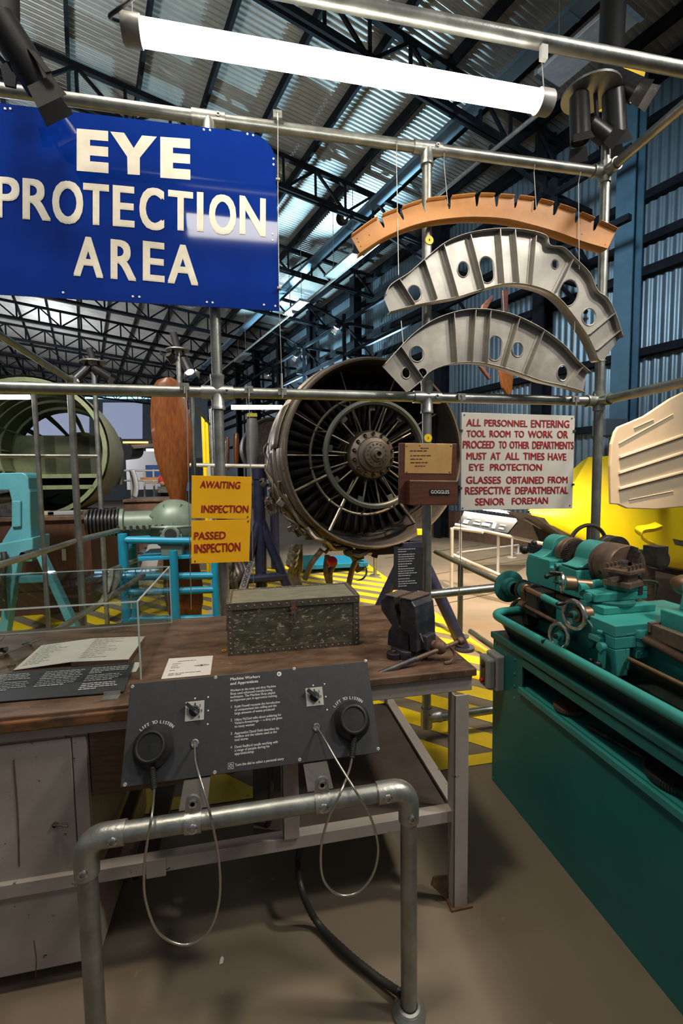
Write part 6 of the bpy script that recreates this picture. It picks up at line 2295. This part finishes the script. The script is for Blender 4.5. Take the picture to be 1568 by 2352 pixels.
cpn = thing('cream_panel', 'cream ribbed metal panel with rounded corner fixed in front of the yellow hull', 'panel', at(1480, 1165, 3.3))
YP = 3.3
o_ = [(1403, 1158), (1401, 1070), (1404, 1020), (1412, 992), (1420, 980), (1440, 972), (1480, 955), (1540, 915), (1580, 895), (1700, 850), (1700, 1165), (1560, 1165), (1505, 1170), (1440, 1168), (1420, 1159)]
part('panel', MB().prism([at(x, y, YP) for x, y in o_], (0, .03, 0)), 'cream_panel', cpn, bevel=.008, smooth=0)
for x0, y0, x1, y1, r_ in ((1421, 1047, 1600, 985, .018), (1420, 1083, 1600, 1026, .018), (1420, 1119, 1600, 1072, .018), (1455, 982, 1500, 962, .006), (1420, 1018, 1545, 950, .006), (1443, 1147, 1545, 1127, .005)):
    p, q_ = at(x0, y0, YP), at(x1, y1, YP)
    b = MB().prism([p, p + Vector((0, -r_, -r_ * .2)), p + Vector((0, -r_ * 1.1, -r_)), p + Vector((0, 0, -r_ * 1.3))], q_ - p)
    parts('pressed_rib', b, 'cream_panel', cpn, smooth=0)
for x_ in (1660, 1760):
    p = at(x_, 1090, YP)
    part('bracket', MB().bb((p.x - .03, YP + .03, p.z - .03), (p.x + .03, 4.15, p.z + .03)), 'dark_iron', cpn, smooth=0)
p0, p1 = at(1390, 975, 6.6), at(1442, 1000, 6.6)
tag(part('wall_cabinet', MB().bb((p0.x, 6.6, p1.z), (p1.x, 6.9, p0.z + .1)), 'slate', bevel=.01, smooth=0), 'grey metal cabinet fixed to the wall just right of the right-hand post', 'cabinet')

# ============================================================ lit lectern and handrails behind
lec = thing('lit_lectern', 'sloping information lectern lit by a bright strip, beside the wall behind the white notice', 'lectern', on(1130, 1300, 0))
LYY = 7.0
la, lb2, lc2, ld = at(1050, 1205, LYY - .2), at(1166, 1224, LYY - .4), at(1192, 1192, LYY + .1), at(1066, 1174, LYY + .3)
part('board', MB().prism([la, lb2, lc2, ld], (0, 0, -.03)), 'panel_dark', lec, smooth=0)
b = MB()
u_, v_ = (lb2 - la), (ld - la)
for i, (a, c, w_, h_) in enumerate(((.08, .15, .10, .25), (.28, .2, .14, .12), (.45, .2, .16, .2), (.66, .12, .07, .4), (.8, .15, .1, .1), (.3, .42, .1, .1), (.12, .5, .1, .1), (.5, .5, .2, .08), (.8, .4, .12, .08))):
    q_ = la + u_ * a + v_ * c + Vector((0, -.004, .004))
    b.add([q_, q_ + u_ * w_, q_ + u_ * w_ + v_ * h_, q_ + v_ * h_], [(0, 1, 2, 3)])
part('print', b, 'caption_white', lec, smooth=0)
part('light_strip', MB().cyl(ld + v_ * .12 + Z_ * .06, lc2 + v_ * .12 + Z_ * .06, .022, n=10), 'lectern_glow', lec)
for p in (la.lerp(lb2, .12), la.lerp(lb2, .88)):
    part('leg', MB().cyl((p.x, p.y + .1, 0), p + Vector((0, .1, 0)), .025, n=10), 'rail_white', lec)


def handrail(nm, lb, ptsz, posts, m='galv', r=.024):
    t = thing(nm, lb, 'handrail', Vector((ptsz[0][0].x, ptsz[0][0].y, 0)))
    for a, c in ptsz:
        part('rail', MB().cyl(a, c, r, n=12), m, t)
    for p in posts:
        part('post', MB().cyl((p.x, p.y, 0), p, r, n=12), m, t)
        part('base_plate', MB().cyl((p.x, p.y, 0), (p.x, p.y, .012), .09, n=20), m, t)
    return t


a0, a1 = at(1046, 1205, 5.9), at(1260, 1252, 4.6)
b0, b1 = at(1040, 1274, 5.9), at(1255, 1368, 4.6)
handrail('handrail', 'pale pipe handrail along the lit floor in front of the lectern', [(a0, a1), (b0, b1), (at(1042, 1213, 5.92), at(1108, 1222, 5.4))], [at(1037, 1212, 5.92), at(1038, 1215, 5.8)], 'rail_white', .022)
g0, g1 = at(1000, 1268, 4.6), at(1180, 1352, 3.35)
handrail('handrail', 'olive pipe handrail with one post behind the corner of the bench', [(g0, g1), (at(1080, 1450, 3.9), at(1180, 1520, 3.2))], [g0.lerp(g1, .38)], 'engine_ring', .026)
c0_, c1_ = at(1050, 1270, 7.6), at(1190, 1252, 8.4)
handrail('handrail', 'far grey barrier rail on thin posts near the brick plinth', [(c0_, c1_)], [c1_, at(1176, 1236, 8.0)], 'rail_white', .022)

# ============================================================ FAR END
def farbox(nm, lb, cat, x0, y0, x1, y1, Y, d, m, group=None, bev=.0):
    a, c = at(x0, y1, Y), at(x1, y0, Y)
    return tag(part(nm, MB().bb((a.x, Y, a.z), (c.x, Y + d, c.z)), m, smooth=0, bevel=bev), lb, cat, group)


WN = -HV


def wallbox(nm, lb, cat, x0, y0, x1, y1, m, d=.06):
    O_ = H(0, 42.19)
    P_ = [onp(x, y, O_, WN) for x, y in ((x0, y1), (x1, y1), (x1, y0), (x0, y0))]
    return tag(part(nm, MB().prism(P_, WN * d), m, smooth=0), lb, cat)


wallbox('projection_screen', 'bluish projection screen on the far wall behind the propeller', 'screen', 236, 925, 327, 1008, 'screen_glow')
wallbox('projection_screen', 'pale blue screen seen through the cockpit windows of the fuselage', 'screen', 40, 930, 205, 1000, 'screen_glow')
wallbox('wall_panel', 'teal corrugated panel left of the propeller on the far wall', 'panel', 328, 925, 352, 1008, 'tin_wall')
farbox('blue_display_board', 'tall dark blue display board right of the propeller', 'board', 442, 905, 475, 1052, 14, .15, 'sky_board')
farbox('far_partition', 'pale grey partition wall under the far wing', 'partition', 292, 1036, 420, 1125, 24, .3, 'pale_panel')
for i, (x0, y0, x1, y1) in enumerate(((180, 904, 360, 907), (195, 912, 370, 916), (436, 905, 520, 910))):
    wallbox('light_strip', ('upper', 'lower', 'right-hand')[i] + ' thin pale blue light strip high on the far wall', 'light', x0, y0, x1, y1, 'blue_strip')
fw_ = thing('aircraft_wing', 'grey aircraft wing crossing behind the propeller with warm light under it', 'aircraft', at(320, 1020, 17))
P_ = [at(x, y, 17) for x, y in ((255, 1012), (360, 1010), (470, 1016), (470, 1024), (360, 1030), (255, 1030))]
part('wing', MB().prism(P_, (0, 1.5, .1)), 'slate', fw_, smooth=0)
part('engine_pod', MB().cyl(at(285, 1038, 16.8), at(312, 1036, 17.6), .28, n=16), 'dark_steel', fw_)
part('flap', MB().prism([at(x, y, 16.9) for x, y in ((270, 1024), (362, 1018), (362, 1026), (270, 1034))], (0, .05, 0)), 'pale_panel', fw_, smooth=0)
farbox('warm_light', 'warm orange strip light under the far wing', 'light', 282, 1014, 340, 1018, 16.8, .04, 'warm_strip')
for lb, x0, y0, x1, y1, Y, m_ in (('bright tube lamp left of the engine, under the middle rail', 531, 929, 648, 942, 5.2, 'tube_far'), ('bright tube lamp at the left edge in front of the fuselage', -40, 905, 68, 919, 3.6, 'tube_far'), ('small bright tube lamp behind the propeller', 336, 1030, 368, 1037, 13, 'tube_far')):
    a, c = at(x0, (y0 + y1) / 2, Y), at(x1, (y0 + y1) / 2, Y)
    t = thing('tube_lamp', lb, 'lamp', a.lerp(c, .5))
    r_ = (at(x0, y0, Y) - at(x0, y1, Y)).length / 2
    part('tube', MB().cyl(a, c, r_ * .8, n=16), m_, t)
    parts('hanger', MB().cyl(a.lerp(c, .3), a.lerp(c, .3) + Z_ * .25, .004, n=6), 'galv', t)
farbox('cart', 'blue metal service cart in the far background left of the propeller', 'cart', 335, 1068, 372, 1098, 14, .8, 'cart_blue')
farbox('cart', 'second blue cart partly behind the propeller, lower right', 'cart', 420, 1108, 434, 1128, 12, .8, 'cart_blue')
for i, (x0, y0, x1, y1, lb) in enumerate(((322, 1096, 366, 1102, 'upper orange wooden plank on the rack beside the fuselage nose'), (332, 1108, 372, 1111, 'lower orange wooden plank on the rack beside the fuselage nose'))):
    farbox('rack_plank', lb, 'plank', x0, y0, x1, y1, 12, .4, 'orange_primer')
farbox('dark_crate', 'dark crate beneath the person in the red hat', 'crate', 362, 1117, 394, 1132, 11.3, .12, 'dark_steel')
# far railings
hr = []
for y_ in (1081, 1104):
    hr.append((at(285, y_, 13), at(430, y_, 13)))
handrail('barrier_rail', 'far thin white barrier rails beside the fuselage nose', hr, [at(x, 1078, 13) for x in (300, 330, 352, 412)], 'rail_white', .025)
handrail('barrier_rail', 'white horizontal rail passing behind the left frame post', [(at(432, 1068, 5.6), at(612, 1071, 5.6))], [at(480, 1068, 5.6)], 'rail_white', .024)
vt = thing('pole_frame', 'grey scaffold pole with diagonal stays right of the propeller', 'pole frame', at(440, 1100, 4.9))
part('post', MB().cyl(at(439, 912, 4.9), Vector((at(439, 912, 4.9).x, 4.9, 0)), .026, n=12), 'galv', vt)
part('stay', MB().cyl(at(428, 912, 4.9), at(482, 975, 5.3), .012, n=8), 'galv', vt)
part('post', MB().cyl(at(484, 940, 7.0), Vector((at(484, 940, 7.0).x, 7.0, 0)), .026, n=12), 'galv', vt)
yp = thing('yellow_post', 'taller of two thin yellow posts left of the frame post', 'post', at(466, 1100, 8))
part('tube', MB().cyl(at(466, 957, 8), Vector((at(466, 957, 8).x, 8, 0)), .03, n=12), 'floor_yellow', yp)
yp = thing('yellow_post', 'shorter of two thin yellow posts, beside the frame post', 'post', at(474, 1100, 8))
part('tube', MB().cyl(at(474.5, 970, 8), Vector((at(474.5, 970, 8).x, 8, 0)), .03, n=12), 'floor_yellow', yp)
# grey and wooden propellers standing further back
for lb, x0, x1, y0, y1, Y, m_ in (('tall grey propeller blade with ochre tip left of the engine', 565, 592, 949, 1095, 7.2, 'prop_grey'), ('small reddish wooden propeller blade right of the frame post', 535, 549, 994, 1075, 9.5, 'prop_wood'),
                              ('dark narrow propeller blade beside the frame post', 518, 527, 1002, 1080, 9.3, 'mahogany'), ('grey propeller blade just left of the frame post', 487, 496, 1000, 1080, 8.8, 'prop_grey')):
    t = thing('spare_propeller', lb, 'propeller', at((x0 + x1) / 2, y1, Y))
    h_ = y1 - y0
    mid = (x0 + x1) / 2
    hw = (x1 - x0) / 2
    blade('blade', [(y0, mid - hw * .4, mid + hw * .4), (y0 + h_ * .04, mid - hw * .8, mid + hw * .8), (y0 + h_ * .2, x0, x1), (y0 + h_ * .6, x0, x1), (y1, mid - hw * .6, mid + hw * .6)], Y, m_, t, .05, .02)
    if 'ochre' in lb:
        part('tip', MB().prism([at(x, y, Y - .06) for x, y in ((568, 949), (590, 949), (591, 957), (566, 957))], (0, .02, 0)), 'ochre', t, smooth=0)
# propellers hanging on the wall behind the ribs
for lb, pts_ in (('dark wooden propeller blade hanging on the wall above the lower rib, left', ((1131, 676), (1134, 682), (1112, 722), (1096, 735), (1108, 700))), ('upright dark wooden blade hanging on the wall between the silver ribs', ((1153, 665), (1168, 664), (1166, 715), (1156, 716))),
                 ('reddish wooden propeller blade hanging below the lower silver rib', ((1146, 850), (1180, 862), (1176, 900), (1168, 910), (1155, 890))), ('thin dark blade tip behind the left part of the lower rib', ((1100, 840), (1112, 843), (1128, 868), (1124, 872)))):
    P_ = [at(x, y, 6.6) for x, y in pts_]
    tag(part('wall_propeller', MB().prism(P_, (0, .06, 0)), 'prop_wood' if 'reddish' in lb else 'mahogany', bevel=.01, smooth=0), lb, 'propeller')
# person in a red hat
pe = thing('person', 'person in dark clothes and a red woolly hat far back beside the propeller', 'person', at(374, 1140, 11.8))
c_ = at(374, 1106, 11.8)
b = MB()
b.sphere(c_, .10, 16, (.85, .95, 1.15))
b.cyl(c_ - Z_ * .18, c_ - Z_ * .05, .055, n=12)
b.lathe([(.06, -.14), (.16, -.20), (.21, -.28), (.20, -.5), (.17, -.75), (.19, -.95), (.15, -c_.z + .05)], c_, Z_, 18)
part('body', b, 'dark_cloth', pe)
b = MB().sphere(c_ + Vector((0, -.02, -.01)), .099, 14, (.8, .95, 1.0))
part('face', b, 'skin', pe)
part('woolly_hat', MB().sphere(c_ + Z_ * .05, .125, 16, (.95, 1, .95)), 'red_hat', pe)
# slotted curved rib stand beside the fuselage nose
P_ = bez([at(x, y, 9.0) for x, y in ((297, 1080), (303, 1100), (306, 1120), (303, 1142))], 6)
b = MB().grid([[p for p in P_], [p + Vector((.10, -.05, 0)) for p in P_]])
tag(part('slotted_rib', b, 'pale_panel', solid=.03, smooth=40), 'pale slotted curved metal rib standing at the fuselage nose', 'aircraft part')
# equipment boards and engine parts near the floor between the jack and the frame post
cb_ = thing('leaning_board', 'white board lettered CONCORDE leaning behind the frame post', 'board', at(565, 1345, 3.6))
P_ = [at(x, y, 3.62) for x, y in ((549, 1352), (564, 1354), (584, 1292), (571, 1289))]
part('board', MB().prism(P_, (0, .03, 0)), 'pale_panel', cb_, smooth=0)
b = MB()
write(b, 'CONCORDE', at(563, 1349, 3.615), at(581, 1287, 3.615), at(553, 1347, 3.615), .01)
part('lettering', b, 'black_ink', cb_, smooth=0)
rk = thing('black_engine_part', 'tangle of blackened engine pipes standing behind the frame post', 'engine part', at(535, 1330, 4.0))
rnd = random.Random(11)
for i in range(14):
    x_, y_ = rnd.uniform(522, 556), rnd.uniform(1300, 1340)
    part('pipe', MB().tube(bez([at(x_, y_ - 30, 4.1), at(x_ + rnd.uniform(-14, 14), y_, 4.0), at(x_ + rnd.uniform(-12, 12), y_ + 30, 4.05), at(x_, 1420, 4.1)], 5), .022, 7), 'dark_iron' if i % 2 else 'engine_case', rk)
ln2 = thing('ribbed_tube', 'long dark grey ribbed tube lying at a slant behind the blue stand', 'tube', at(330, 1290, 5.0))
a, c = at(225, 1370, 5.3), at(385, 1240, 6.2)
part('tube', MB().cyl(a, c, .09, n=16), 'dark_steel', ln2)
b = MB()
for k in range(8):
    q_ = a.lerp(c, .15 + .1 * k)
    b.lathe([(.1, -.04), (.105, -.03), (.105, .03), (.1, .04)], q_, c - a, 16)
part('band', b, 'slate', ln2)

# a second engine's dark rim, a trolley and stanchions beyond the jet engine
o = at(628, 1030, 7.8)
er = thing('engine_ring', 'dark engine rim standing just left of the jet engine', 'engine part', (o.x, o.y, 0))
part('rim', MB().lathe([(.47, 0), (.50, -.03), (.52, -.02), (.53, .05), (.52, .5), (.47, .5)], o, EA, 40), 'engine_black', er)
part('rim_face', MB().lathe([(.47, .02), (.24, .12), (.001, .12)], o, EA, 32), 'dark_iron', er)
part('stand', MB().cyl((o.x, o.y + .3, 0), (o.x, o.y + .3, o.z - .5), .08, n=14), 'navy_steel', er)
tr_ = thing('trolley', 'low bright blue trolley under the far end of the jet engine', 'trolley', on(770, 1290, 0))
p0, p1 = at(690, 1284, 7.6), at(842, 1294, 7.6)
part('deck', MB().bb((p0.x, 7.5, p1.z - .04), (p1.x, 8.3, p1.z + .04)), 'cyan_tube', tr_, bevel=.01, smooth=0)
part('push_frame', MB().bb((p0.x, 7.5, p1.z + .04), (p0.x + .22, 7.56, p1.z + .2)), 'cyan_tube', tr_, smooth=0)
for x in (p0.x + .12, p1.x - .12):
    part('wheel', MB().cyl((x, 7.55, .09), (x, 7.62, .09), .09, n=16), 'rubber', tr_)
for px, py, lb in ((861, 1322, 'short grey stanchion at the edge of the yellow hatching, right of the pump'), (931, 1385, 'short grey stanchion on the yellow line under the dark caption card')):
    p = on(px, py, 0)
    t = thing('stanchion', lb, 'stanchion', p)
    part('post', MB().cyl(p, p + Z_ * .30, .028, n=12), 'galv', t)
    part('base_plate', MB().cyl(p, p + Z_ * .012, .09, n=18), 'galv_fit', t)
wbd = thing('white_board', 'white board leaning behind the blue stand, seen through the display case', 'board', at(335, 1330, 5.4))
part('board', MB().prism([at(x, y, 5.4) for x, y in ((308, 1345), (352, 1340), (372, 1246), (340, 1252))], (0, .03, 0)), 'pale_panel', wbd, smooth=0)
